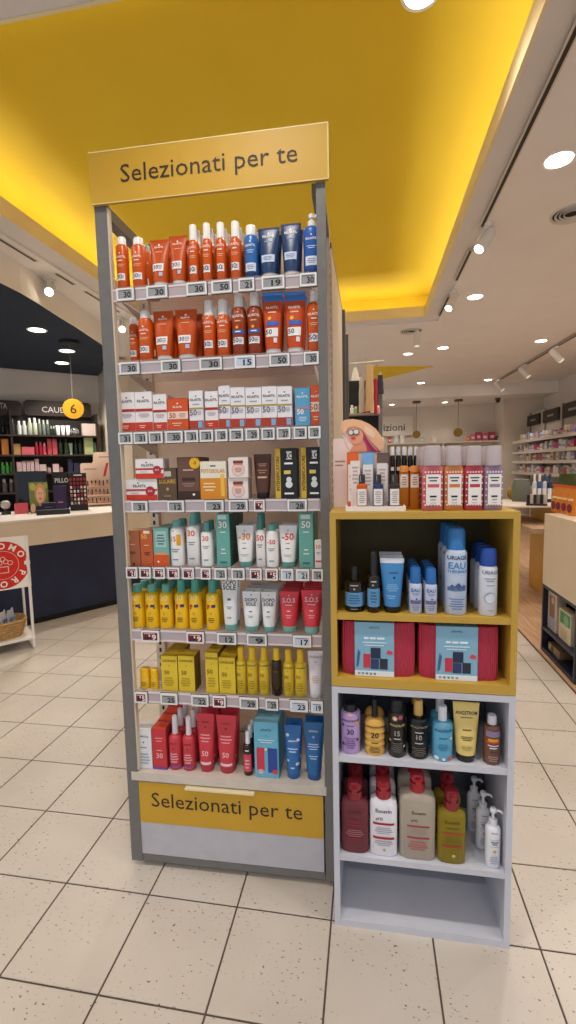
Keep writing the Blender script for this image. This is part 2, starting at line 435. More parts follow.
# far lower ceiling and beam, yellow ceiling wedge
struct('trim_1', MB().box(-7, 4.2, YB, 12.6, 2.75, 3.1), M_ceil)
pts = [onz(*p, ZC) for p in ((368,366),(433,366),(372,381))]
MB().prism([(p.x, p.y) for p in pts][::-1], ZC-.012, ZC+.001).build('yellow_wedge', M_yceil, ceiling, 0)
# walls
struct('wall_back', MB().box(-7, 4.2, 12.0, 12.15, 0, 2.8), M_wall)
struct('wall_right', MB().box(3.75, 3.9, 1.0, 12.1, 0, 3.2), M_wall)
pA, pB = onplane(503, 430, (0,11.2,0), (0,1,0)), onplane(526.5, 430, (0,11.2,0), (0,1,0))
struct('wall_pillar', MB().box(pA.x, 3.76, 11.2, 12.0, 0, 2.8), noisy('pillar_paint', '#d9cbb8', '#e0d3c2', 2, .85))
WL0, WL1 = Vector((-4.73,5.60,0)), Vector((-3.87,6.42,0))
wd = (WL1-WL0).normalized(); wn = Vector((wd.y, -wd.x, 0))      # normal towards the shop
def wallpt(s, off=0, z=0): p = WL0+wd*s+wn*off; return Vector((p.x, p.y, z))
def slabbed(s0, s1, o0, o1):
    return [tuple(wallpt(s, o)[:2]) for s, o in ((s0,o0),(s1,o0),(s1,o1),(s0,o1))]
M_wl = noisy('grey_wall_paint', '#d3cbc2', '#d9d1c8', 2, .85)
struct('wall_left', MB().prism(slabbed(-3.2, 2.6, -.05, -.2), 0, 2.95), M_wl)
struct('wall_return', MB().prism(slabbed(1.22, 1.55, .35, -.05), 0, 2.95), noisy('cream_wall_paint', '#d2c3b0', '#d9cbb9', 2, .85))
# lowered navy ceiling with a curved edge over the counter, cream fascia above it
edge = [onz(*p, 2.75) for p in ((0,283),(20,293),(40,305),(60,318),(75,327),(99,343))]
e0 = edge[0]+(edge[0]-edge[1])*6
e2 = edge[-1]+(edge[-1]-edge[-2])*.6
poly = [(e0.x-.02, e0.y)]+[(p.x, p.y) for p in edge]+[(e2.x, e2.y)]+[tuple(wallpt(1.22, .0)[:2]), tuple(wallpt(-3.0, 0)[:2])]
struct('ceiling_lowered', MB().prism(poly[::-1], 2.752, 2.80), M_navy_c)
fas = MB(); cp = poly[:len(edge)+2]
for a, b in zip(cp, cp[1:]):
    n = Vector((b[1]-a[1], a[0]-b[0], 0)).normalized()*.012
    a = (a[0]+n.x*.6, a[1]+n.y*.6); b = (b[0]+n.x*.6, b[1]+n.y*.6); n = n*.5
    fas.add([(a[0],a[1],2.7505),(b[0],b[1],2.7505),(b[0],b[1],ZC),(a[0],a[1],ZC),(a[0]-n.x,a[1]-n.y,2.7505),(b[0]-n.x,b[1]-n.y,2.7505),(b[0]-n.x,b[1]-n.y,ZC),(a[0]-n.x,a[1]-n.y,ZC)],
            [(0,1,2,3),(5,4,7,6),(0,4,5,1),(1,5,6,2),(3,2,6,7),(0,3,7,4)])
struct('trim_2', fas, M_ceil, smooth=30)
# wooden floor strip on the right
M_wood = noisy('oak_floor', '#a98262', '#bf9a78', 5, .5, 6, (9, .8, 1))
wf = struct('floor_wood', MB().box(1.215, 3.75, 1.6, 12.0, -.002, .012), mat('#6b4f3a', .6))
for i in range(16):
    x = 1.217+i*.155
    MB().box(x, x+.152, 1.6, 12.0, .012, .018).build('plank', M_wood, wf, 0)

# ------------------------------------------------------------------ lamps
def downlight(loc, label, r=.068, power=DOWN_W, em=14., spot=True, cat='ceiling light', tint='#fff1dc'):
    e = empty('downlight', loc)
    ring = MB(); n = 24
    vs = []
    for i in range(n):
        a = i*math.tau/n
        for rr, z in ((r*1.0, -.001), (r*1.2, -.004), (r*1.24, 0.)): vs.append((rr*math.cos(a), rr*math.sin(a), z))
    ring.add(vs, [(i*3+k, i*3+k+1, ((i+1)%n)*3+k+1, ((i+1)%n)*3+k) for i in range(n) for k in (0,1)])
    ring.build('trim_ring', M_white, e)
    MB().add([(r*math.cos(-i*math.tau/n), r*math.sin(-i*math.tau/n), -.0015) for i in range(n)], [tuple(range(n))]).build('lens', mat(tint, .4, emit=em), e, 0)
    if spot:
        l = D.lights.new('downlight_lamp', 'SPOT'); l.energy = power; l.spot_size = math.radians(125); l.spot_blend = .6; l.shadow_soft_size = .06; l.color = WARM
        lo = D.objects.new('lamp', l); COL.objects.link(lo); lo.parent = e; lo.location = (0,0,-.02)
    tag(e, label, 'ceiling light', 'downlights in the ceiling')
    return e
for (px, py, lab) in ((559,160,'large round downlight near the top right corner of the ceiling'),(475,297,'round downlight beside the white track spotlights'),
                      (541,341,'round downlight just above the sloping track on the right'),(488,380,'small downlight at the far end of the right track'),
                      (443,348,'round downlight right of the yellow ceiling wedge tip'),(408,354,'small dim downlight above the yellow ceiling wedge'),
                      (421,383,'small downlight below the yellow ceiling wedge')):
    downlight(onz(px, py, ZC), lab, em=14 if px != 408 else 2.5)
for (px, py, lab) in ((392,408,'tiny downlight in the far lowered ceiling, left one'),(445,406,'tiny downlight in the far lowered ceiling, right one')):
    q_ = onz(px, py, 2.75); downlight((q_.x*11.3/q_.y, 11.3, 2.75), lab, r=.055, power=14)
for (px, py, lab) in ((37,330,'downlight in the dark navy ceiling, nearest one on the left'),(67,351,'downlight in the navy ceiling beside the hanging wire'),(62,363,'farthest downlight in the navy ceiling')):
    downlight(onz(px, py, 2.752), lab, r=.075, em=6, power=DOWN_W*1.8)
downlight(onz(215,160, ZY), 'unseen downlight added in the yellow cove ceiling behind the tower sign', tint='#fff6e0')  # unseen lamp, added to light the frosted back panel from behind
downlight(onz(421,-7, ZY), 'downlight in the yellow cove ceiling at the top edge', tint='#fff6e0')
k = 0
for x, y in ((1.02,.8),(-.35,.75),(-1.75,.8),(-.35,-1.3),(1.02,-1.3),(-1.75,-1.3),(2.3,2.9),(2.3,4.95),(-3.3,.8),(2.3,.8),(-1.2,7.1),(-1.2,9.4),(-2.9,7.6),(3.1,7.0),(3.1,5.0)):  # unseen downlights, added to brighten the front and the dim rear
    k += 1
    downlight((x, y, ZC), 'added round downlight out of view, %s counting from the front' % ORD[k], power=DOWN_W*1.0)

def track_head(base, aim, label, lit=False, power=TRACK_W, s=1.):
    """white cylinder spotlight hanging from a track at base, pointing along aim"""
    e = empty('track_spotlight', base)
    aim = Vector(aim).normalized()
    MB().box(-.02*s, .02*s, -.06*s, .06*s, -.02*s, 0).build('track_adapter', M_white, e, 0)
    MB().tube([(0,0,-.018*s),(0,0,-.07*s)], .009*s).build('stem', M_white, e)
    c = Vector((0,0,-.085*s)); R = aim.to_track_quat('Z', 'Y').to_matrix().to_4x4(); R.translation = c
    MB().loft([(-.075*s,.030*s,.030*s,2),(-.07*s,.037*s,.037*s,2),(.09*s,.037*s,.037*s,2),(.095*s,.033*s,.033*s,2)], 20).move(R).build('lamp_head', mat('#e9e3da', .4), e)
    MB().loft([(.0951*s,.031*s,.031*s,2),(.0956*s,.031*s,.031*s,2)], 20).move(R).build('lens', mat('#fff0d8', .4, emit=(18 if lit else .5)), e, 0)
    if lit:
        l = D.lights.new('track_lamp', 'SPOT'); l.energy = power; l.spot_size = math.radians(70); l.spot_blend = .5; l.shadow_soft_size = .03; l.color = WARM
        lo = D.objects.new('lamp', l); COL.objects.link(lo); lo.parent = e; R2 = (-aim).to_track_quat('Z', 'Y'); lo.rotation_mode = 'QUATERNION'; lo.rotation_quaternion = R2; lo.location = c+aim*.11*s
    tag(e, label, 'spotlight', 'white track spotlights')
def slot_run(name, label, x, segs):
    e = empty(name, (x, segs[0][0], ZC))
    for a, b in segs:
        MB().box(-.018, .018, a-segs[0][0], b-segs[0][0], -.004, .001).build('track_profile', mat('#d9cdbd', .5), e, 0)
        MB().box(-.009, .009, a-segs[0][0]+.01, b-segs[0][0]-.01, -.0055, -.003).build('black_slot', M_black, e, 0)
    tag(e, label, 'lighting track')
slot_run('lighting_track', 'long black slot track running along the right edge of the yellow cove', .765, [(-1, 3.55), (3.9, 4.5), (4.9, 5.5)])
slot_run('lighting_track', 'broken black slot track along the left edge of the yellow cove', -2.47, [(1.0, 3.38), (3.6, 3.85), (4.0, 4.6), (5.0, 5.5)])
track_head(onz(486,226,ZC), (-.55,-.35,-.8), 'white track spotlight nearest the camera beside the yellow cove', True)
track_head(onz(453,292,ZC), (-.5,-.45,-.8), 'second lit white track spotlight beside the yellow cove', True)
track_head(onz(417,331,ZC-.01), (0,-.1,-1), 'white spotlight hanging straight down by the round air vent', False)
track_head(onz(50,278,ZC), (.35,-.75,-.55), 'glaring white spotlight in the ceiling left of the display tower', True, 14)
track_head(onz(122,318,ZC), (.35,-.75,-.55), 'glaring spotlight seen through the display tower side', True, 14)
# right track with rail hanging under the ceiling
tp = [onz(*p, ZC-.032) for p in ((600,321.5),(495,383))]
e = empty('lighting_track', tp[0])
dv = (tp[1]-tp[0]); wv = Vector((-dv.y, dv.x, 0)).normalized()*.022
MB().add([tuple(q) for q in (-wv, wv, wv+dv, -wv+dv, -wv+Vector((0,0,.03)), wv+Vector((0,0,.03)), wv+dv+Vector((0,0,.03)), -wv+dv+Vector((0,0,.03)))], [(3,2,1,0),(4,5,6,7),(0,1,5,4),(1,2,6,5),(2,3,7,6),(3,0,4,7)]).build('track_profile', mat('#a5988a', .5), e, 0)
MB().add([tuple(q*.35-Vector((0,0,.002))) if i in (0,1) else tuple(q) for i, q in enumerate((-wv, wv))]+[tuple(wv*.35+dv-Vector((0,0,.002))), tuple(-wv*.35+dv-Vector((0,0,.002)))], [(3,2,1,0)]).build('black_slot', M_black, e, 0)
tag(e, 'pale lighting track hanging under the ceiling on the far right', 'lighting track')
for px, py, lab in ((556,347,'white spotlight nearest the camera on the right hand track'),(524,365,'middle white spotlight on the right hand track'),(499,380,'farthest white spotlight on the right hand track')):
    track_head(onz(px, py, ZC-.03), (.5,-.35,-.75), lab, False, s=1.25)
# round air vents
def vent(loc, r, label):
    e = empty('air_vent', loc)
    for i, rr in enumerate((1.0, .78, .58, .38)):
        ring = MB(); n = 28; vs = []
        for k in range(n):
            a = k*math.tau/n
            for q, z in ((rr*r, 0.), (rr*r*.97, -.012), (rr*r*.86, -.004)): vs.append((q*math.cos(a), q*math.sin(a), z))
        ring.add(vs, [(k*3+j, ((k+1)%n)*3+j, ((k+1)%n)*3+j+1, k*3+j+1) for k in range(n) for j in (0,1)])
        ring.build('vent_ring', mat('#d9cec0', .5), e)
    MB().add([(.95*r*math.cos(-k*math.tau/28), .95*r*math.sin(-k*math.tau/28), -.001) for k in range(28)], [tuple(range(28))]).build('dark_throat', mat('#1b1917', .8), e, 0)
    tag(e, label, 'air vent', 'round ceiling vents')
vent(onz(572,213,ZC), .13, 'round air vent cut by the right picture edge')
vent(onz(411,331,ZC), .13, 'round air vent behind the yellow cove')

# ================================================================== THE DISPLAY TOWER
U0 = Vector((-.837, 1.427, 0)); UA = .01924; UW = .719
EX = Vector((math.cos(UA), math.sin(UA), 0)); EY = Vector((-math.sin(UA), math.cos(UA), 0))
def upt(u, v, z): return U0+EX*u+EY*v+Vector((0,0,z))
def onv(px, py, v):
    P = onplane(px, py, U0+EY*v, EY); r = P-U0
    return r.dot(EX), P.z
M_grey = noisy('grey_steel', '#6c6a68', '#72706e', 30, .42, metal=.0)
M_panel = noisy('pale_panel', '#b6b5bd', '#bcbbc2', 20, .45)
M_sign = noisy('yellow_sign', '#c79a26', '#cb9f2c', 8, .5)
M_ink = mat('#33241a', .6)
def frosted(name, c):
    m = D.materials.new(name); m.use_nodes = True
    nt = m.node_tree; N = nt.nodes; N.clear()
    out = N.new('ShaderNodeOutputMaterial'); a = N.new('ShaderNodeBsdfDiffuse'); b = N.new('ShaderNodeBsdfTranslucent'); g = N.new('ShaderNodeBsdfGlossy'); m1 = N.new('ShaderNodeMixShader'); m2 = N.new('ShaderNodeMixShader')
    a.inputs[0].default_value = lin(c); b.inputs[0].default_value = lin(c); g.inputs['Roughness'].default_value = .3
    m1.inputs[0].default_value = .6; m2.inputs[0].default_value = .05
    L = nt.links.new; L(a.outputs[0], m1.inputs[1]); L(b.outputs[0], m1.inputs[2]); L(m1.outputs[0], m2.inputs[1]); L(g.outputs[0], m2.inputs[2]); L(m2.outputs[0], out.inputs[0])
    return m
M_back = frosted('frosted_back_panel', '#f3e6dc')
M_cream = mat('#d9c9b4', .5)
tower = empty('display_tower', U0, UA)
PW, PD, UD = .045, .020, .33
for u, w_ in ((.005, PW-.006), (UW-.027, .027)): MB().box(u, u+w_, 0, PD, .02, 2.215).build('post', M_grey, tower, 0)
for u in (.006, UW-.041):
    r = MB().box(u, u+.035, UD-.05, UD-.02, 0, 2.215).build('rear_upright', M_cream, tower, 0)
    sl = MB()
    z = .4
    while z < 2.15:
        sl.box(u+.012, u+.021, UD-.0505, UD-.049, z, z+.016)
        if u > .3: sl.box(u+.0345, u+.0356, UD-.040, UD-.030, z, z+.016)
        z += .030
    sl.build('slots', mat('#2c2722', .8), r, 0, kind='stuff')
MB().box(PW-.0008, PW+.004, .002, .0205, .36, 2.2).build('post_liner', M_cream, tower, 0)
for u in (.006, UW-.041): MB().box(u, u+.035, PD, UD-.05, 2.18, 2.215).build('side_rail', M_grey, tower, 0)
MB().box(.041, UW-.041, UD-.05, UD-.02, 2.18, 2.215).build('back_rail', M_grey, tower, 0)
MB().box(.044, UW-.044, UD-.034, UD-.026, .36, 2.18).build('back_panel', M_back, tower, 0)
# header sign
hd = MB().box(.003, UW+.010, -.014, .0, 2.206, 2.353).build('header_sign', M_sign, tower, 0)
ef = MB(); ef.box(.003, UW+.010, -.0145, -.012, 2.352, 2.355).box(UW+.009, UW+.0115, -.0145, -.001, 2.206, 2.355).box(.003, UW+.010, -.0145, -.012, 2.2045, 2.2065)
ef.build('sign_edge', mat('#f0dca0', .5), hd, 0)
MB().box(UW-.02, UW+.002, .001, .012, 2.2155, 2.34).box(.0, .02, .001, .012, 2.2155, 2.34).build('sign_bracket', M_white, hd, 0)
ua_, za_ = onv(121, 183.5, -.014); ub_, zb_ = onv(297.5, 160.5, -.014); _, zt_ = onv(121.5, 165.3, -.014)
words('Selezionati per te', (ua_+ub_)/2, -.0152, (za_+zb_)/2, zt_-za_, ub_-ua_, 'sign_word', M_ink, hd)
# drawer front and plinth
MB().box(PW-.016, UW-.030, .004, UD-.02, .02, .046).build('plinth', M_grey, tower, 0)
dr = MB().box(PW-.014, UW-.033, .003, .02, .048, .318).build('drawer_front', M_panel, tower, 0)
MB().box(PW-.0135, UW-.0335, .0018, .003, .168, .3175).build('yellow_band', M_sign, dr, 0)
MB().box(PW-.018, PW-.014, .004, .02, .046, .32).box(UW-.033, UW-.030, .004, .02, .046, .32).build('drawer_gap', mat('#26262b', .7), dr, 0)
ha, hb = onv(185, 786, -.01)[0], onv(254, 792, -.01)[0]
MB().box(ha, hb, -.016, .003, .3125, .3185).build('handle', mat('#e8d6ae', .35), dr, 0)
ua_, za_ = onv(152, 807.5, .0015); ub_, zb_ = onv(302.5, 818.5, .0015); _, zt_ = onv(153, 793.6, .0015)
words('Selezionati per te', (ua_+ub_)/2, .0010, (za_+zb_)/2, zt_-za_, ub_-ua_, 'drawer_word', M_ink, dr)
MB().box(.02, UW-.02, UD-.05, UD-.02, .02, .36).build('base_back', M_panel, tower, 0)
# shelves with clear price rails
SZ = {1: 1.967, 2: 1.741, 3: 1.519, 4: 1.294, 5: 1.073, 6: .858, 7: .642, 8: .354}
RZ = {1: 1.957, 2: 1.732, 3: 1.513, 4: 1.292, 5: 1.073, 6: .858, 7: .642}
SNAME = {1:'top shelf', 2:'second shelf', 3:'third shelf', 4:'fourth shelf', 5:'fifth shelf', 6:'sixth shelf', 7:'seventh shelf', 8:'bottom deck'}
def clear_mat(name, c, fac):
    m = D.materials.new(name); m.use_nodes = True
    nt = m.node_tree; N = nt.nodes; N.clear()
    out = N.new('ShaderNodeOutputMaterial'); a = N.new('ShaderNodeBsdfTransparent'); g = N.new('ShaderNodeBsdfGlossy'); mx = N.new('ShaderNodeMixShader'); d = N.new('ShaderNodeBsdfDiffuse'); m2 = N.new('ShaderNodeMixShader')
    a.inputs[0].default_value = lin(c); g.inputs['Roughness'].default_value = .15; d.inputs[0].default_value = lin('#efe6e4')
    mx.inputs[0].default_value = .06; m2.inputs[0].default_value = fac
    L = nt.links.new; L(a.outputs[0], mx.inputs[1]); L(g.outputs[0], mx.inputs[2]); L(mx.outputs[0], m2.inputs[1]); L(d.outputs[0], m2.inputs[2]); L(m2.outputs[0], out.inputs[0])
    return m
M_shelf = clear_mat('clear_acrylic', '#f6f2f0', .18)
M_brk = mat('#cfc6be', .4)
M_rail = mat('#b9adb2', .16, spec=.7)
for k, z in SZ.items():
    if k == 8:
        MB().box(.022, UW-.022, -.002, UD-.05, z-.03, z).build('shelf', noisy('deck_metal', '#cbc0b4', '#d2c8bd', 20, .4), tower, 0); continue
    sh = MB().box(.05, UW-.05, .012, UD-.05, z-.022, z).build('shelf', M_shelf, tower, 0)
    rz_ = RZ[k]
    MB().box(.049, UW-.0305, .006, .0118, rz_-.036, rz_+.002).build('price_rail', M_rail, sh, 0)
    MB().box(.049, UW-.0305, .0045, .006, rz_-.004, rz_+.0015).box(.049, UW-.0305, .0045, .006, rz_-.036, rz_-.031).build('rail_lip', mat('#e2d7da', .25), sh, 0)
    for u in (.045, UW-.050): MB().prism_y([(0,0),(0,0)], 0, 0) if False else MB().add([(u,.03,z-.023),(u,UD-.05,z-.023),(u,UD-.05,z-.075),(u,.1,z-.035),(u+.003,.03,z-.023),(u+.003,UD-.05,z-.023),(u+.003,UD-.05,z-.075),(u+.003,.1,z-.035)],[(0,1,2,3),(7,6,5,4),(0,4,5,1),(1,5,6,2),(2,6,7,3),(3,7,4,0)]).build('bracket', M_brk, sh, 0)
tag(tower, 'tall grey steel display tower with yellow header sign and drawer', 'display shelf')

# ------------------------------------------------------------------ price tags
def price_tag(px0, px1, yt, yb, k, idx, price, red=False, pale=False):
    z = RZ[k]
    u0, z1 = onv(px0, yt, .003); u1, z0 = onv(px1, yb, .003)
    uc = (u0+u1)/2; w_ = u1-u0; zc = z-.0175; h_ = .037
    e = empty('price_tag', upt(uc, .0045, zc-h_/2), UA)
    MB().loft([(0, w_/2-.001, .0035, 99), (.001, w_/2, .0035, 99), (h_-.001, w_/2, .0035, 99), (h_, w_/2-.001, .0035, 99)]).move(Matrix.Translation((0,-.0038,0))).build('case', mat('#eceae8', .35), e, 0)
    MB().box(-w_/2-.002, w_/2+.002, -.001, .001, -.002, h_+.002).build('holder', mat('#3a3a3c', .4), e, 0)
    m = .0055 if w_ > .05 else .005
    scr = MB().box(-w_/2+m, w_/2-m, -.0079, -.0073, .006, h_-.005).build('screen', mat('#7c2430' if red else ('#c9d4e4' if pale else '#9c9ea0'), .25), e, 0)
    tx = MB(); wt = w_*.36
    flat_text(tx, price, Matrix.Translation((w_*.14, -.0083, .0082)), .0165, w_*.42, .03)
    tx.box(-w_*.34, w_*.3, -.0083, -.008, .0275, .0292)
    tx.build('price_print', mat('#f0dfe0' if red else '#17171a', .5), scr, 0)
    if red:
        MB().box(-w_*.3, w_*.02, -.0084, -.0081, .008, .018).build('dark_field', mat('#2c1420', .4), scr, 0)
    col = 'red-screened' if red else 'grey-screened'
    tag(e, '%s electronic price tag, %s from left on the %s rail' % (col, ORD[idx], SNAME[k]), 'price tag', 'electronic price tags on the tower')
def tags(k, yl, h, items):
    for i, it in enumerate(items):
        a, b, pr = it[:3]; fl_ = it[3] if len(it) > 3 else ''
        price_tag(a, b, yl, yl+h, k, i+1, pr, 'r' in fl_, 'p' in fl_)
tags(1, 290, 11, [(117,134.7,'30'),(147,168,'30'),(187,207.5,'30'),(212,232.5,'50'),(239,255,'21'),(262,285,'19'),(300,317,'30')])
tags(2, 364, 11, [(120,140,'30'),(161.5,181,'30'),(200,222.6,'30'),(235,255.6,'15','p'),(269.6,290,'50'),(304,319,'30')])
tags(3, 431, 11, [(118.7,133.3,'31'),(134,148,'31'),(149.2,163.3,'31'),(165.8,183.3,'30'),(185.4,198.7,'31'),(200,213.7,'31'),(215.8,228,'29'),(230,243.7,'29'),(245.8,259.6,'29'),(261.7,275,'31'),(277,290.8,'27'),(293.7,307,'29'),(308.3,320.8,'27')])
tags(4, 501, 10, [(132,148,'31'),(168,184.6,'12'),(205,224,'23'),(229,248,'29'),(254,265,'14','r'),(287.5,307,'28')])
tags(5, 568, 11, [(126.5,138,'21','r'),(140,151.5,'19','r'),(154,165.5,'19','r'),(168,180,'18','r'),(182.7,194.5,'21','r'),(201,211,'19','r'),(214.7,227,'21'),(231.6,245,'13'),(250,262,'15','r'),(265.5,278,'15','r'),(281,293.7,'17','p'),(296,309.5,'21','p'),(312,323,'14')])
tags(6, 634, 11, [(142,160,'19','r'),(187,204.7,'19','r'),(217.6,236.7,'12'),(247,267,'9'),(293,311.5,'17','p')])
tags(7, 696, 11, [(135.6,148,'15','r'),(161,178,'25'),(191.6,209,'22'),(213,226,'19','r'),(239.6,258.4,'29'),(265.6,278.4,'29'),(290,308,'23','p'),(311,323,'19','p')])

# ------------------------------------------------------------------ products on the tower
OR_, OR2, BR = '#d2560a', '#c64e0a', '#8a2a0c'
WH = '#f3f1ee'
def ril(spf='30', lc=WH, extra=()):
    return [('d', 0, .66, .07, WH), ('t', 'RILASTIL', 0, .575, .036, WH), ('l', -.3, .3, .50, .54, 1, WH), ('l', -.34, .34, .40, .46, 2, '#f0b48e'), ('p', -.34, .34, .15, .28, lc), ('t', spf, -.12, .18, .07, '#5c4a6a'), ('l', .05, .28, .175, .255, 3, '#8a7f9a')]+list(extra)
def riltube(spf='30', lc=WH):
    return [('d', 0, .88, .06, WH), ('t', 'RILASTIL', 0, .81, .036, WH), ('l', -.3, .3, .70, .74, 1, '#f2b090'), ('p', -.36, .30, .30, .46, lc), ('t', spf, -.16, .345, .07, '#5c4a6a'), ('l', -.02, .25, .33, .43, 3, '#9a90a8'), ('p', .05, .26, .19, .27, '#a8c6e2')]
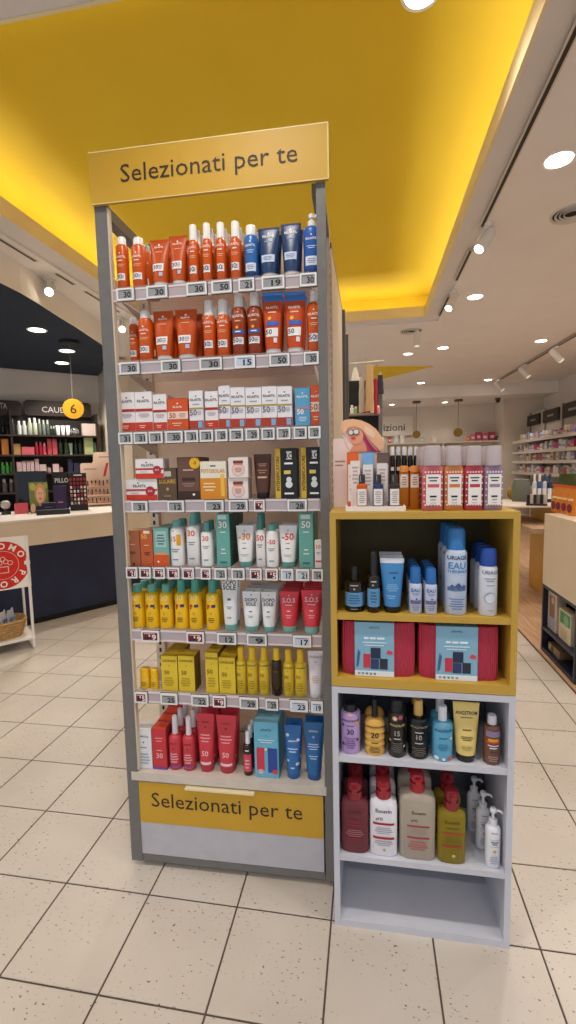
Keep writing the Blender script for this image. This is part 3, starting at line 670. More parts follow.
ST = {
 'can_or': ('can', dict(c=OR_, ct=.84), ril('30'), 'orange sun spray can with white cap'),
 'spray_or': ('spray', dict(c=OR_, ct=.73, nr=.74), ril('30'), 'orange sun spray with tall white nozzle'),
 'tube_or': ('tube', dict(c=OR2, cc=WH, ch=.08), riltube('30'), 'orange sun cream tube on a white cap'),
 'spray_bl': ('can', dict(c='#2f6cb4', ct=.80, cr=.8), [('d', 0, .66, .07, WH), ('t', 'RILASTIL', 0, .575, .036, WH), ('l', -.3, .3, .44, .52, 2, '#b8d4ee'), ('p', -.49, .49, .0, .10, '#16315e'), ('p', -.38, .38, .12, .27, '#dfe6f2'), ('l', -.28, .28, .15, .24, 3, '#5f7ba4')], 'bright blue after-sun spray with white cap'),
 'tube_nv': ('tube', dict(c='#1b3a66', cc=WH, ch=.07), [('d', 0, .88, .06, WH), ('t', 'RILASTIL', 0, .80, .045, WH), ('l', -.3, .3, .69, .73, 1, '#9ab2d2'), ('p', -.38, .34, .28, .43, '#c8d6ea'), ('l', -.3, .24, .31, .40, 3, '#6a80a6')], 'dark navy cream tube on a white cap'),
 'pump_bl': ('pump', dict(c='#2a5fb0', ct=.80, flat=.8, pr=.45, side=1), [('d', 0, .63, .06, WH), ('t', 'RILASTIL', 0, .55, .034, WH), ('l', -.3, .3, .40, .46, 2, '#b8d4ee'), ('p', -.46, .46, .0, .08, '#173a78'), ('p', -.36, .36, .13, .28, '#dfe6f2'), ('l', -.28, .28, .16, .25, 3, '#5f7ba4')], 'blue body lotion bottle with white pump'),
 'kid_br': ('spray', dict(c='#9a3a10', ct=.78, nr=.62), [('d', 0, .68, .06, WH), ('t', 'RILASTIL', 0, .60, .036, WH), ('l', -.3, .3, .52, .56, 1, '#f0c4a0'), ('o', -.05, .44, .10, '#f2b428'), ('p', -.4, .4, .34, .40, '#2e62b8'), ('l', -.3, .3, .35, .39, 1, WH), ('p', -.36, .36, .17, .28, WH), ('t', '50', -.16, .20, .06, '#4c4a5a'), ('l', 0, .3, .19, .26, 3, '#8a7f9a')], 'reddish brown children sun spray with white cap'),
 'kid_tube': ('tube', dict(c='#c84a14', cc=WH, ch=.07, crimp='#3f7ec8'), [('p', -.5, .5, .84, .965, '#3f7ec8'), ('t', 'RILASTIL', 0, .72, .036, WH), ('l', -.3, .3, .64, .68, 1, '#f2c8a0'), ('o', -.12, .56, .09, '#f2b428'), ('p', -.3, .36, .44, .51, '#2e62b8'), ('p', -.36, .34, .26, .40, WH), ('t', '50', -.18, .30, .065, '#4c4a5a'), ('p', .1, .3, .16, .24, '#e8e2de')], 'orange sun cream tube with bright blue top band'),
 'trig_or': ('pump', dict(c=OR_, ct=.80, flat=.8, pr=.55, wide=1), ril('50'), 'orange sun spray bottle with white trigger head'),
 'bx_w': ('carton', dict(c='#f0ecec', d=.035, side='#e2cccc'), [('d', 0, .86, .06, '#2b2b36'), ('t', 'RILASTIL', 0, .74, .06, '#3a3a46'), ('p', -.5, .5, .50, .57, '#b02a26'), ('l', -.36, .36, .34, .46, 3, '#c0b0b4'), ('p', -.5, .5, .0, .22, '#c8391c'), ('l', -.3, .1, .06, .16, 2, '#f0c8b8')], 'white and red sun care carton'),
 'bx_w2': ('carton', dict(c='#eeecef', d=.035, side='#d8ccd4'), [('d', 0, .86, .06, '#2b2b36'), ('t', 'RILASTIL', 0, .74, .055, '#3a3a46'), ('l', -.36, .36, .62, .68, 1, '#a8a0b0'), ('p', -.5, .5, .52, .56, '#b09a3a'), ('t', '50', -.2, .36, .12, '#7a7088'), ('l', .05, .4, .36, .48, 3, '#a8a0b0'), ('p', -.5, .5, .0, .22, '#b23a22'), ('p', .12, .42, .03, .19, '#7fb4d8')], 'white carton with small 50 and rust base'),
 'bx_o': ('carton', dict(c='#d8521c', d=.035, side='#b8400f'), [('d', 0, .84, .05, WH), ('t', 'RILASTIL', 0, .70, .055, WH), ('p', -.5, .5, .34, .58, '#f0d8c8'), ('t', '50', -.25, .38, .13, '#b25a30'), ('l', .05, .4, .38, .54, 3, '#c89a80'), ('l', -.3, .2, .1, .24, 2, '#f2c8a8')], 'orange sun care carton with pale band'),
 'bx_b': ('carton', dict(c='#5aa4cc', d=.035, side='#3a7ea8'), [('d', 0, .86, .06, WH), ('t', 'RILASTIL', 0, .74, .055, WH), ('p', -.5, .5, .44, .48, '#d07a70'), ('t', '50', -.15, .30, .11, WH), ('l', -.3, .3, .1, .24, 3, '#cfe6f4')], 'light blue sun care carton'),
 'bx_wide': ('carton', dict(c='#f2eeec', d=.05, side='#e0d0cc'), [('d', -.1, .82, .03, '#23232e'), ('t', 'RILASTIL', -.05, .62, .12, '#4a4a58'), ('p', -.5, .5, .44, .53, '#c03224'), ('p', -.5, .5, .0, .26, '#d43a1e'), ('o', .28, .42, .15, '#b22430'), ('t', '1+1', .28, .38, .1, WH), ('l', -.4, 0, .3, .38, 1, '#c0b0b0')], 'wide white carton with round red seal'),
 'bx_brown': ('carton', dict(c='#5f4a34', d=.045, side='#4a3826'), [('p', -.22, .22, .74, .9, '#c8c4c0'), ('t', 'SOLAIRE', 0, .52, .12, '#d2a83a'), ('o', 0, .34, .08, '#c89a3a'), ('l', -.3, .3, .08, .16, 1, '#a08a60')], 'square olive brown carton with golden print'),
 'bx_choc': ('carton', dict(c='#6b4a3c', d=.05, side='#54382c'), [('l', -.36, .36, .66, .74, 1, '#c8a898'), ('p', -.3, .3, .44, .52, '#3a241c'), ('l', -.3, .3, .30, .40, 2, '#a88878'), ('p', -.5, .5, 0, .2, '#3b2419'), ('o', .3, .86, .24, '#f0b81e'), ('t', '-5', .3, .83, .06, '#5a3a10'), ('d', .22, .12, .07, WH)], 'chocolate brown carton with round yellow sticker'),
 'bx_foto': ('carton', dict(c='#f0ead8', d=.05, side='#e0d4b8'), [('l', -.16, .16, .84, .92, 1, '#4a5a7a'), ('t', 'FOTOSOLAR', 0, .70, .10, '#d8a048'), ('p', -.5, .5, .0, .56, '#e0901e'), ('p', .28, .42, .08, .66, '#f0c050'), ('l', -.42, .1, .2, .46, 3, '#f8dcae')], 'cream and amber carton with large lettering'),
 'bx_jar': ('carton', dict(c='#f2e6e2', d=.05, side='#b8a8a4'), [('o', 0, .40, .33, '#d8a498'), ('o', 0, .40, .30, '#f0d4cc'), ('p', -.25, .25, .70, .84, '#7a3a30'), ('p', -.22, .22, .62, .70, '#e08a6a'), ('l', -.2, .2, .26, .52, 3, '#c88a80')], 'white carton picturing a rose cream jar'),
 'tube_br': ('tube', dict(c='#54301f', cc='#241610', ch=.14), [('l', -.3, .3, .72, .80, 2, '#c89a80'), ('p', -.3, .3, .46, .50, '#c8a890'), ('l', -.3, .3, .56, .66, 2, '#a87a64')], 'dark brown cream tube on a black cap'),
 'bx_int': ('carton', dict(c='#16181c', d=.045, side='#0e0f12'), [('p', -.5, -.26, 0, 1, '#d8b02a'), ('tv', 'INTENSIFICATORE', -.38, .5, .062, '#2a2210'), ('p', .02, .26, .78, .94, '#e8e6e0'), ('t', 'RC', .12, .80, .1, '#16181c'), ('l', -.18, .4, .66, .74, 1, WH), ('p', -.1, .2, .49, .56, '#e0c860'), ('o', .12, .38, .12, '#dfe2e0'), ('o', .12, .28, .16, '#dfe2e0'), ('l', -.2, .44, .06, .14, 1, WH)], 'black carton with yellow lettered strip'),
 'bx_bz': ('carton', dict(c='#a8603c', d=.075, side='#8a4a2c', top='#d8a070'), [('p', -.34, -.12, .74, .88, '#b89038'), ('l', -.3, .3, .60, .64, 1, '#e8c4a0'), ('l', -.25, .25, .34, .42, 2, '#4a2a1c'), ('d', .05, .06, .1, '#2c1a12')], 'bronze brown suncare carton'),
 'bx_br2': ('carton', dict(c='#c25a2c', d=.075, side='#9a4420', top='#e0a878'), [('t', '50', -.15, .76, .1, '#e8b838'), ('p', -.2, .3, .9, .98, '#e8e0d8'), ('l', -.3, .3, .56, .60, 1, '#f0d0b0'), ('l', -.2, .3, .30, .40, 2, '#4a1c0c')], 'burnt orange suncare carton'),
 'bx_teal': ('carton', dict(c='#7fb4ac', d=.06, side='#4e8a80'), [('p', -.5, .5, 0, .30, '#d8581e'), ('p', -.34, .34, .5, .92, '#a4d0ca'), ('l', -.3, .3, .55, .85, 4, '#4a6a68'), ('p', -.3, .3, .30, .36, '#e8a060'), ('d', -.2, .12, .08, WH)], 'teal carton with orange base'),
 'bt_wt': ('jar', dict(c='#f1f0ee', cc='#6fb0a8', ct=.86, cr=.62, rough=.35, nm='lotion_bottle'), [('d', -.1, .78, .05, '#22303a'), ('t', '15', -.1, .55, .09, '#e0902a'), ('p', .12, .38, .46, .70, '#e8a81e'), ('l', -.3, .3, .30, .40, 2, '#8a98a0'), ('l', -.3, .3, .12, .18, 1, '#8a98a0')], 'white sun milk bottle with teal cap'),
 'bt_wt30': ('spray', dict(c='#f1f0ee', cc='#5fa49c', ct=.78, nr=.5, rough=.35), [('t', '30', 0, .58, .09, '#e0702a'), ('l', -.3, .3, .40, .48, 2, '#8a98a0'), ('l', -.3, .3, .12, .18, 1, '#8a98a0')], 'white sun spray with orange 30, teal nozzle'),
 'bt_wt50': ('spray', dict(c='#f1f0ee', cc='#3f8a84', ct=.70, nr=.6, rough=.35), [('t', '50', 0, .50, .085, '#d8342a'), ('l', -.3, .3, .36, .44, 2, '#8a98a0'), ('l', -.3, .3, .12, .18, 1, '#8a98a0')], 'slim white sun spray with red 50'),
 'bt_wt50b': ('jar', dict(c='#f1f0ee', cc='#6fb0a8', ct=.86, cr=.62, rough=.35, nm='lotion_bottle'), [('t', '-50', 0, .55, .085, '#d8342a'), ('l', -.3, .3, .38, .46, 2, '#8a98a0'), ('l', -.3, .3, .12, .18, 1, '#8a98a0')], 'white sun milk bottle with red 50'),
 'bx_30': ('carton', dict(c='#6aaea4', d=.09, side='#1f5e50', top='#7ab8ae'), [('p', -.36, .3, .90, .98, '#cfe2e0'), ('t', '30', 0, .74, .10, WH), ('l', -.3, .3, .64, .68, 1, WH), ('l', -.22, .22, .31, .36, 1, WH), ('l', -.3, .3, .24, .28, 1, WH), ('l', -.4, .4, .06, .12, 1, '#3a6a66')], 'tall teal carton with white 30'),
 'bx_50': ('carton', dict(c='#6aaea4', d=.09, side='#1f5e50', top='#7ab8ae'), [('p', -.36, .3, .90, .98, '#cfe2e0'), ('t', '50', 0, .74, .10, WH), ('l', -.3, .3, .64, .68, 1, WH), ('l', -.22, .22, .31, .36, 1, WH), ('l', -.3, .3, .24, .28, 1, WH), ('l', -.4, .4, .06, .12, 1, '#3a6a66')], 'tall teal carton with white 50'),
 'tb_30': ('tube', dict(c='#efefef', cc='#6fb4ac', ch=.13), [('t', '-30', 0, .66, .13, '#e8902a'), ('l', -.2, .2, .56, .60, 1, '#8a98a0'), ('l', -.2, .2, .44, .48, 1, '#4a5a60'), ('l', -.3, .3, .26, .32, 2, '#a8b0b4'), ('o', 0, .88, .05, '#b8c0c0')], 'white sun cream tube with orange 30'),
 'tb_50': ('tube', dict(c='#efefef', cc='#6fb4ac', ch=.13), [('t', '-50', 0, .66, .13, '#d8342a'), ('l', -.2, .2, .56, .60, 1, '#d86a60'), ('l', -.2, .2, .44, .48, 1, '#4a5a60'), ('l', -.3, .3, .26, .32, 2, '#a8b0b4'), ('o', 0, .88, .05, '#b8c0c0')], 'white sun cream tube with red 50'),
 'bx_sm': ('carton', dict(c='#efe8e2', d=.03, side='#e08a5a'), [('t', '10', 0, .72, .12, '#d8642a'), ('l', -.3, .3, .5, .6, 2, '#a09a94'), ('p', -.4, .4, .22, .28, '#d8442a')], 'little white and orange stick carton'),
 'yel': ('jar', dict(c='#f0bf10', cc='#5fae9e', ct=.83, cr=.60, rough=.35, nm='sun_milk_bottle'), [('t', '30', 0, .66, .10, '#f8e48a'), ('p', -.32, -.08, .50, .56, '#c2441e'), ('p', .05, .32, .50, .56, '#3a3a6a'), ('d', -.24, .48, .08, '#222'.ljust(7,'2')), ('d', .3, .48, .07, '#2a2a3a'), ('o', .0, .36, .10, '#d8a80c'), ('l', -.25, .25, .16, .28, 3, '#7a5a0a')], 'bright yellow sun milk bottle with teal cap'),
 'yel_sp': ('spray', dict(c='#f0bf10', cc='#4fa090', ct=.74, nr=.58, rough=.35), [('t', '30', 0, .60, .09, '#f8e48a'), ('p', -.32, -.08, .46, .52, '#c2441e'), ('p', .05, .32, .46, .52, '#3a3a6a'), ('d', -.24, .44, .08, '#222222'), ('o', .0, .34, .10, '#d8a80c'), ('l', -.25, .25, .15, .26, 3, '#7a5a0a')], 'bright yellow sun spray with teal nozzle'),
 'dopo_big': ('tube', dict(c='#eceef0', cc='#7cc0b8', ch=.12), [('t', 'DOPO', 0, .84, .075, '#3a3a40'), ('t', 'SOLE', 0, .75, .075, '#2a2a30'), ('p', -.12, .12, .56, .60, '#6a7078'), ('l', -.2, .2, .40, .46, 2, '#8a9098'), ('l', -.25, .25, .22, .28, 1, '#a8b0b4')], 'large white after-sun tube with bold dark letters'),
 'dopo': ('tube', dict(c='#eceef0', cc='#7cc0b8', ch=.14), [('o', 0, .92, .04, '#8a9098'), ('t', 'DOPO', 0, .76, .075, '#3a3a40'), ('t', 'SOLE', 0, .66, .075, '#2a2a30'), ('p', -.1, .1, .50, .53, '#6a7078'), ('l', -.2, .2, .36, .42, 2, '#8a9098')], 'small white after-sun tube with bold letters'),
 'sos': ('tube', dict(c='#d83a48', cc='#8cc8be', ch=.16), [('o', 0, .9, .05, '#e88a90'), ('t', 'S.O.S', 0, .74, .10, '#f0c8cc'), ('l', -.3, .3, .66, .70, 1, '#f0c8cc'), ('l', -.15, .15, .52, .56, 1, WH), ('l', -.2, .2, .36, .46, 2, '#f0a8b0')], 'coral red after-sun tube with pale mint cap'),
 'stick': ('jar', dict(c='#e8b81a', cc='#f0bc18', ct=.5, cr=.96, rough=.35, nm='sun_stick'), [('l', -.3, .3, .15, .4, 3, '#8a6a10'), ('p', -.46, .46, .47, .5, '#f4e4a0')], 'short yellow sun stick'),
 'cau_bx': ('carton', dict(c='#e2c430', d=.06, side='#6a5008', top='#d0b020'), [('t', 'CAUDALIE', 0, .84, .055, '#6a5a14'), ('d', 0, .72, .04, '#5a4a10'), ('t', '50', -.15, .48, .09, '#8a7418'), ('l', -.4, .3, .14, .40, 4, '#b89a20')], 'yellow sun care carton with fine print'),
 'cau_sp': ('spray', dict(c='#e0c02c', cc='#f0c81c', ct=.74, nr=.62, rough=.3), [('t', 'CAUDALIE', 0, .62, .03, '#5a4a10'), ('d', 0, .56, .06, '#5a4a10'), ('t', '30', -.15, .40, .06, '#8a7418'), ('l', -.35, .3, .12, .32, 4, '#a88a18')], 'golden yellow sun spray bottle'),
 'cau_dk': ('spray', dict(c='#2a1c0c', cc='#f0d01c', ct=.76, nr=.62, rough=.2), [('l', -.3, .3, .5, .56, 1, '#5a4422')], 'dark brown tanning oil bottle with yellow cap'),
 'cau_tb': ('tube', dict(c='#e2dce2', cc='#f0eef0', ch=.09, k=.40), [('t', 'CAUDALIE', 0, .86, .04, '#8a8690'), ('d', 0, .78, .05, '#8a8690'), ('l', -.3, .3, .34, .5, 4, '#d8b8a8')], 'pale lilac white cream tube'),
 'ap_w': ('carton', dict(c='#e8eaee', d=.045, side='#d0d4da'), [('t', 'APIVITA', 0, .78, .05, '#5a6a80'), ('d', 0, .66, .06, '#4a5a78'), ('l', -.3, .3, .5, .56, 1, '#8a98b0'), ('l', -.4, .4, .1, .4, 4, '#a8b2c4')], 'slim white carton with grey print'),
 'ap_r': ('carton', dict(c='#c8323c', d=.05, side='#a02830', top='#e84a28'), [('l', -.3, .3, .66, .8, 2, '#e88a90'), ('t', '30', 0, .28, .1, '#f0b8bc'), ('p', -.5, .5, 0, .06, '#7a4aa0'), ('l', -.3, .3, .44, .5, 1, '#e8a0a8')], 'coral red face cream carton'),
 'ap_sp': ('spray', dict(c='#c83a46', cc='#efe8ec', ct=.66, nr=.42, rough=.3), [('t', 'APIVITA', 0, .50, .026, '#5a1a24'), ('d', 0, .42, .07, '#4a1018'), ('l', -.35, .35, .14, .34, 4, '#f0b0b4'), ('p', -.5, .5, .06, .09, '#8a5ab0')], 'coral red body mist with white nozzle'),
 'ap_tb': ('tube', dict(c='#cc3844', cc='#b83040', ch=.12, k=.36), [('p', -.5, .5, .145, .19, '#f0c8d4'), ('l', -.3, .3, .84, .88, 1, '#8a2030'), ('d', 0, .78, .06, '#7a1a28'), ('l', -.35, .35, .52, .68, 3, '#e8949a'), ('t', '50', 0, .30, .07, '#f0b8bc')], 'coral red sun tube with pale band above cap'),
 'ap_dr': ('spray', dict(c='#2a1a18', cc='#eef0f2', ct=.72, nr=.5, rough=.2), [('p', -.42, .42, .10, .50, '#d8485a'), ('l', -.3, .3, .56, .62, 1, WH), ('l', -.3, .3, .16, .4, 3, '#f0a8b0')], 'dark dropper style serum bottle with red label'),
 'ap_bx': ('carton', dict(c='#6cb8d4', d=.07, side='#3a8cb0', top='#88cadf'), [('t', 'APIVITA', 0, .84, .035, '#3a5a70'), ('d', 0, .76, .03, '#3a5a70'), ('l', -.36, .36, .62, .70, 2, '#cfe8f4'), ('p', -.40, -.08, .14, .54, '#d0384c'), ('p', .06, .44, .10, .54, '#274a9a'), ('o', -.24, .11, .11, '#e8b0b8'), ('o', .34, .12, .11, '#d83a48'), ('o', -.02, .52, .05, WH)], 'sky blue gift carton picturing two tubes'),
 'ap_fl': ('tube', dict(c='#2a6cb0', cc='#2460a4', ch=.10, k=.36), [('o', -.3, .82, .10, '#cfe0f0'), ('o', .32, .74, .09, '#e8f0f8'), ('t', 'APIVITA', 0, .70, .03, WH), ('l', -.35, .35, .5, .6, 2, '#bcd6ee'), ('o', .28, .30, .10, '#dfeaf6'), ('o', -.26, .36, .08, '#a8c8e8'), ('l', -.2, .2, .2, .26, 1, '#bcd6ee')], 'blue tube with white floral pattern'),
 'ap_bl': ('tube', dict(c='#2465a0', cc='#1f5a94', ch=.10, k=.36), [('t', 'APIVITA', 0, .84, .03, '#cfe0f0'), ('o', 0, .76, .06, '#8ab4dc'), ('l', -.35, .35, .54, .66, 3, '#a8c8e8'), ('l', -.3, .3, .38, .46, 2, '#a8c8e8')], 'plain blue tube with pale print'),
}
GROUPS = {}
def put(k, style, px0, px1, ytop, v0=.022, rows=0, cnt=[0]):
    """stand a product on tower shelf k between two picture columns; rows = copies seen behind it"""
    kind, o, dec, desc = ST[style]
    z = SZ[k]
    d = o.get('d', None)
    vm = v0 + (0 if kind == 'carton' else .028)
    ua, _ = onv(px0, ytop, vm); ub, zt = onv(px1, ytop, vm)
    w_ = max(ub-ua, .012); h_ = zt-z-.0005
    dd = d if d else (w_ if kind != 'tube' else w_*.66)
    p = KIND[kind](w_*.985, h_, dd, o).decals(dec)
    GROUPS.setdefault(k, 0); GROUPS[k] += 1
    n = GROUPS[k]
    lab = '%s, %s from left on the %s' % (desc, ORD[n], SNAME[k])
    cat = {'carton':'carton','tube':'tube'}.get(kind, 'bottle')
    c = v0+dd/2
    ob = p.place(upt((ua+ub)/2, c, z+.0005), UA, lab, cat, 'sun care on the '+SNAME[k])
    for r in range(rows):
        q = copy_tree(ob, upt((ua+ub)/2, c+(dd+.003)*(r+1), z+.0005))
        tag(q, '%s, %s row, %s column, %s' % (desc, ORD[r+2], ORD[n], SNAME[k]), cat, 'sun care on the '+SNAME[k])
    return ob
# top shelf
put(1,'can_or',117,128.5,238); put(1,'can_or',132,145.6,238,rows=2); put(1,'tube_or',150.5,170,240,rows=1); put(1,'tube_or',170,187.5,236.5,rows=1)
put(1,'spray_or',189,199,226.6,rows=2); put(1,'spray_or',202.5,212.5,225,rows=2); put(1,'spray_or',216,226.5,224.3,rows=2); put(1,'spray_or',230,241.5,223,rows=2)
put(1,'spray_bl',244.5,258,226,rows=1); put(1,'tube_nv',258,280,228,rows=1); put(1,'tube_nv',281,301.5,224,rows=1); put(1,'pump_bl',303,320,214,rows=1)
# second shelf
put(2,'can_or',130.5,139.5,318,v0=.06); put(2,'can_or',139,152.5,311,rows=1); put(2,'tube_or',153.5,174,311,rows=1); put(2,'tube_or',175,197.5,309,rows=2)
put(2,'spray_or',203,215.5,301,rows=1); put(2,'spray_or',216.5,230,300,rows=1); put(2,'kid_br',231.5,246,294,rows=1); put(2,'kid_br',247,262,293,rows=1)
put(2,'kid_tube',262,283,292,rows=1); put(2,'kid_tube',283.5,306,291.5,rows=1); put(2,'trig_or',307,321,290)
# third shelf: cartons
for st_, a, b, y in (('bx_w',117.8,134,392),('bx_w',134,151.5,391.5),('bx_w',152.2,166,394),('bx_o',166.6,187.5,398),('bx_w2',188.3,202.5,390.5),('bx_w',204.2,217.5,391),('bx_w2',218,229.6,385.5),('bx_w2',229.8,244.6,387),('bx_w2',244.9,261,387),('bx_w2',261.2,276.5,386),('bx_w2',276.8,291.7,386),('bx_b',294.6,310,387.5),('bx_o',310.3,321.5,385)):
    put(3, st_, a, b, y, rows=1 if 'w2' not in st_ else 2)
# fourth shelf
put(4,'bx_wide',125,157,479); 
put(4,'bx_brown',157.3,176,468,rows=1); put(4,'bx_choc',176.4,199,457,rows=1); put(4,'bx_foto',199.3,226,461); 
put(4,'bx_jar',227.8,248,478); put(4,'tube_br',254,272,454); put(4,'bx_int',274.5,297,448); put(4,'bx_int',300.5,322,447)
def stack(k, style, px0, px1, ytop, zbase, label, v0=.016):
    kind, o, dec, desc = ST[style]
    ua, _ = onv(px0, ytop, v0); ub, zt = onv(px1, ytop, v0); dd = o['d']
    p = KIND[kind]((ub-ua)*.985, zt-zbase, dd, o).decals(dec)
    p.place(upt((ua+ub)/2, v0+dd/2, zbase), UA, label, 'carton', 'sun care on the '+SNAME[k])
h4 = onv(140, 479, .016)[1]
stack(4,'bx_wide',134.6,163,458.5,h4+.001,'wide white and red carton stacked on top of its twin', .018)
h4 = onv(240, 478, .016)[1]
stack(4,'bx_jar',227.8,248,457,h4+.001,'upper of two stacked cartons picturing a rose cream jar')
# fifth shelf
put(5,'bx_bz',124.5,139,531); put(5,'bx_br2',139.3,152,530); put(5,'bx_teal',152.3,168,528,rows=1); put(5,'bt_wt',170,184,520,rows=1); put(5,'bt_wt30',186.5,199.5,513,rows=1); put(5,'bt_wt30',201,213.5,521,rows=1)
put(5,'bx_30',215.3,229,514,rows=1); put(5,'tb_30',236.5,254.3,525,rows=2); put(5,'bt_wt50',256,265.5,513,rows=1); put(5,'bt_wt50b',266,278.5,524,rows=1); put(5,'tb_50',279.3,297.5,525,rows=2); put(5,'bx_50',298.3,313,513.5,rows=1); put(5,'bx_sm',314.5,322,541)
# sixth shelf
put(6,'yel',130,144.6,584,rows=2); put(6,'yel',145.2,159,584,rows=2); put(6,'yel',159.5,173,584,rows=2); put(6,'yel_sp',174.5,188,579,rows=2); put(6,'yel_sp',188.5,202,579,rows=2); put(6,'yel_sp',205.6,219,579,rows=1)
put(6,'dopo_big',222,238.5,575,rows=1); put(6,'dopo',242.5,261,591,rows=3); put(6,'dopo',261.5,277,591,rows=3); put(6,'sos',279.5,299,591,rows=3); put(6,'sos',301,322.5,590,rows=3)
# seventh shelf
put(7,'stick',141,151.5,667); put(7,'stick',152,160,667); put(7,'cau_bx',160.3,177,656.5,rows=1); put(7,'cau_bx',177.3,194,656.5); put(7,'cau_bx',204.5,217.5,653,rows=1); put(7,'cau_bx',218,235,658,rows=1)
put(7,'cau_sp',235.8,246.5,646); put(7,'cau_sp',247,258,646); put(7,'cau_sp',259,269.5,646); put(7,'cau_dk',271.5,281.8,647); put(7,'cau_sp',283,294,648.5); put(7,'cau_sp',294.6,306.3,648.5); put(7,'cau_tb',308,323.5,650)
# bottom deck
put(8,'ap_w',134.8,150.7,729.5); put(8,'ap_r',151.2,165.5,729,rows=3); put(8,'ap_sp',168.3,181.5,715,rows=2); put(8,'ap_sp',182.2,195,716,rows=2); put(8,'ap_tb',197,215,713,rows=2); put(8,'ap_tb',216.2,236.7,715,rows=1)
put(8,'ap_dr',243.7,252.7,729,rows=2); put(8,'ap_bx',253.2,278,723,rows=1); put(8,'ap_fl',284.4,301.6,724,rows=1); put(8,'ap_bl',303.8,323.5,722,rows=1)

# ================================================================== THE TWO CUBE UNITS BESIDE THE TOWER
CXL, CXR, CYF, CDP = -.108, .393, 1.314, .26
CA = .0027
M_yel = noisy('mustard_laminate', '#c49c3c', '#c8a142', 10, .45)
M_lilac = noisy('pale_grey_laminate', '#c6c8d2', '#cccdd6', 10, .45)
def cube_unit(name, z0, z1, shelves, m, label, bt, back):
    e = empty(name, (CXL, CYF, 0), CA); W_ = CXR-CXL; T = .017
    MB().box(0, T, 0, CDP, z0, z1).build('side_panel', m, e, 0)
    MB().box(W_-T, W_, 0, CDP, z0, z1).build('side_panel', m, e, 0)
    MB().box(T, W_-T, 0, CDP, z1-.019, z1).build('top_panel', m, e, 0)
    MB().box(T, W_-T, 0, CDP, z0, z0+bt).build('bottom_panel', m, e, 0)
    MB().box(T, W_-T, CDP-.008, CDP, z0+bt, z1-.019).build('back_panel', back, e, 0)
    for z in shelves: MB().box(T, W_-T, .002, CDP-.008, z-.018, z).build('shelf', m, e, 0)
    tag(e, label, 'shelf unit')
    return e
cube_unit('cube_shelf', .760, 1.264, [.975], M_yel, 'mustard yellow cube shelf standing on the pale grey unit', .027, noisy('shade_tinted_cube_back', '#4a401a', '#52471e', 10, .6))  # back colour darkened to paint in the shadow inside the cube
cube_unit('shelf_unit', .0, .758, [.545, .232], M_lilac, 'pale grey open shelf unit on the floor beside the tower', .022, noisy('shade_tinted_unit_back', '#5b6068', '#62676f', 10, .6))  # back painted darker than the laminate to deepen the inner shade
CE = Vector((math.cos(CA), math.sin(CA), 0)); CN = Vector((-math.sin(CA), math.cos(CA), 0)); C0 = Vector((CXL, CYF, 0))
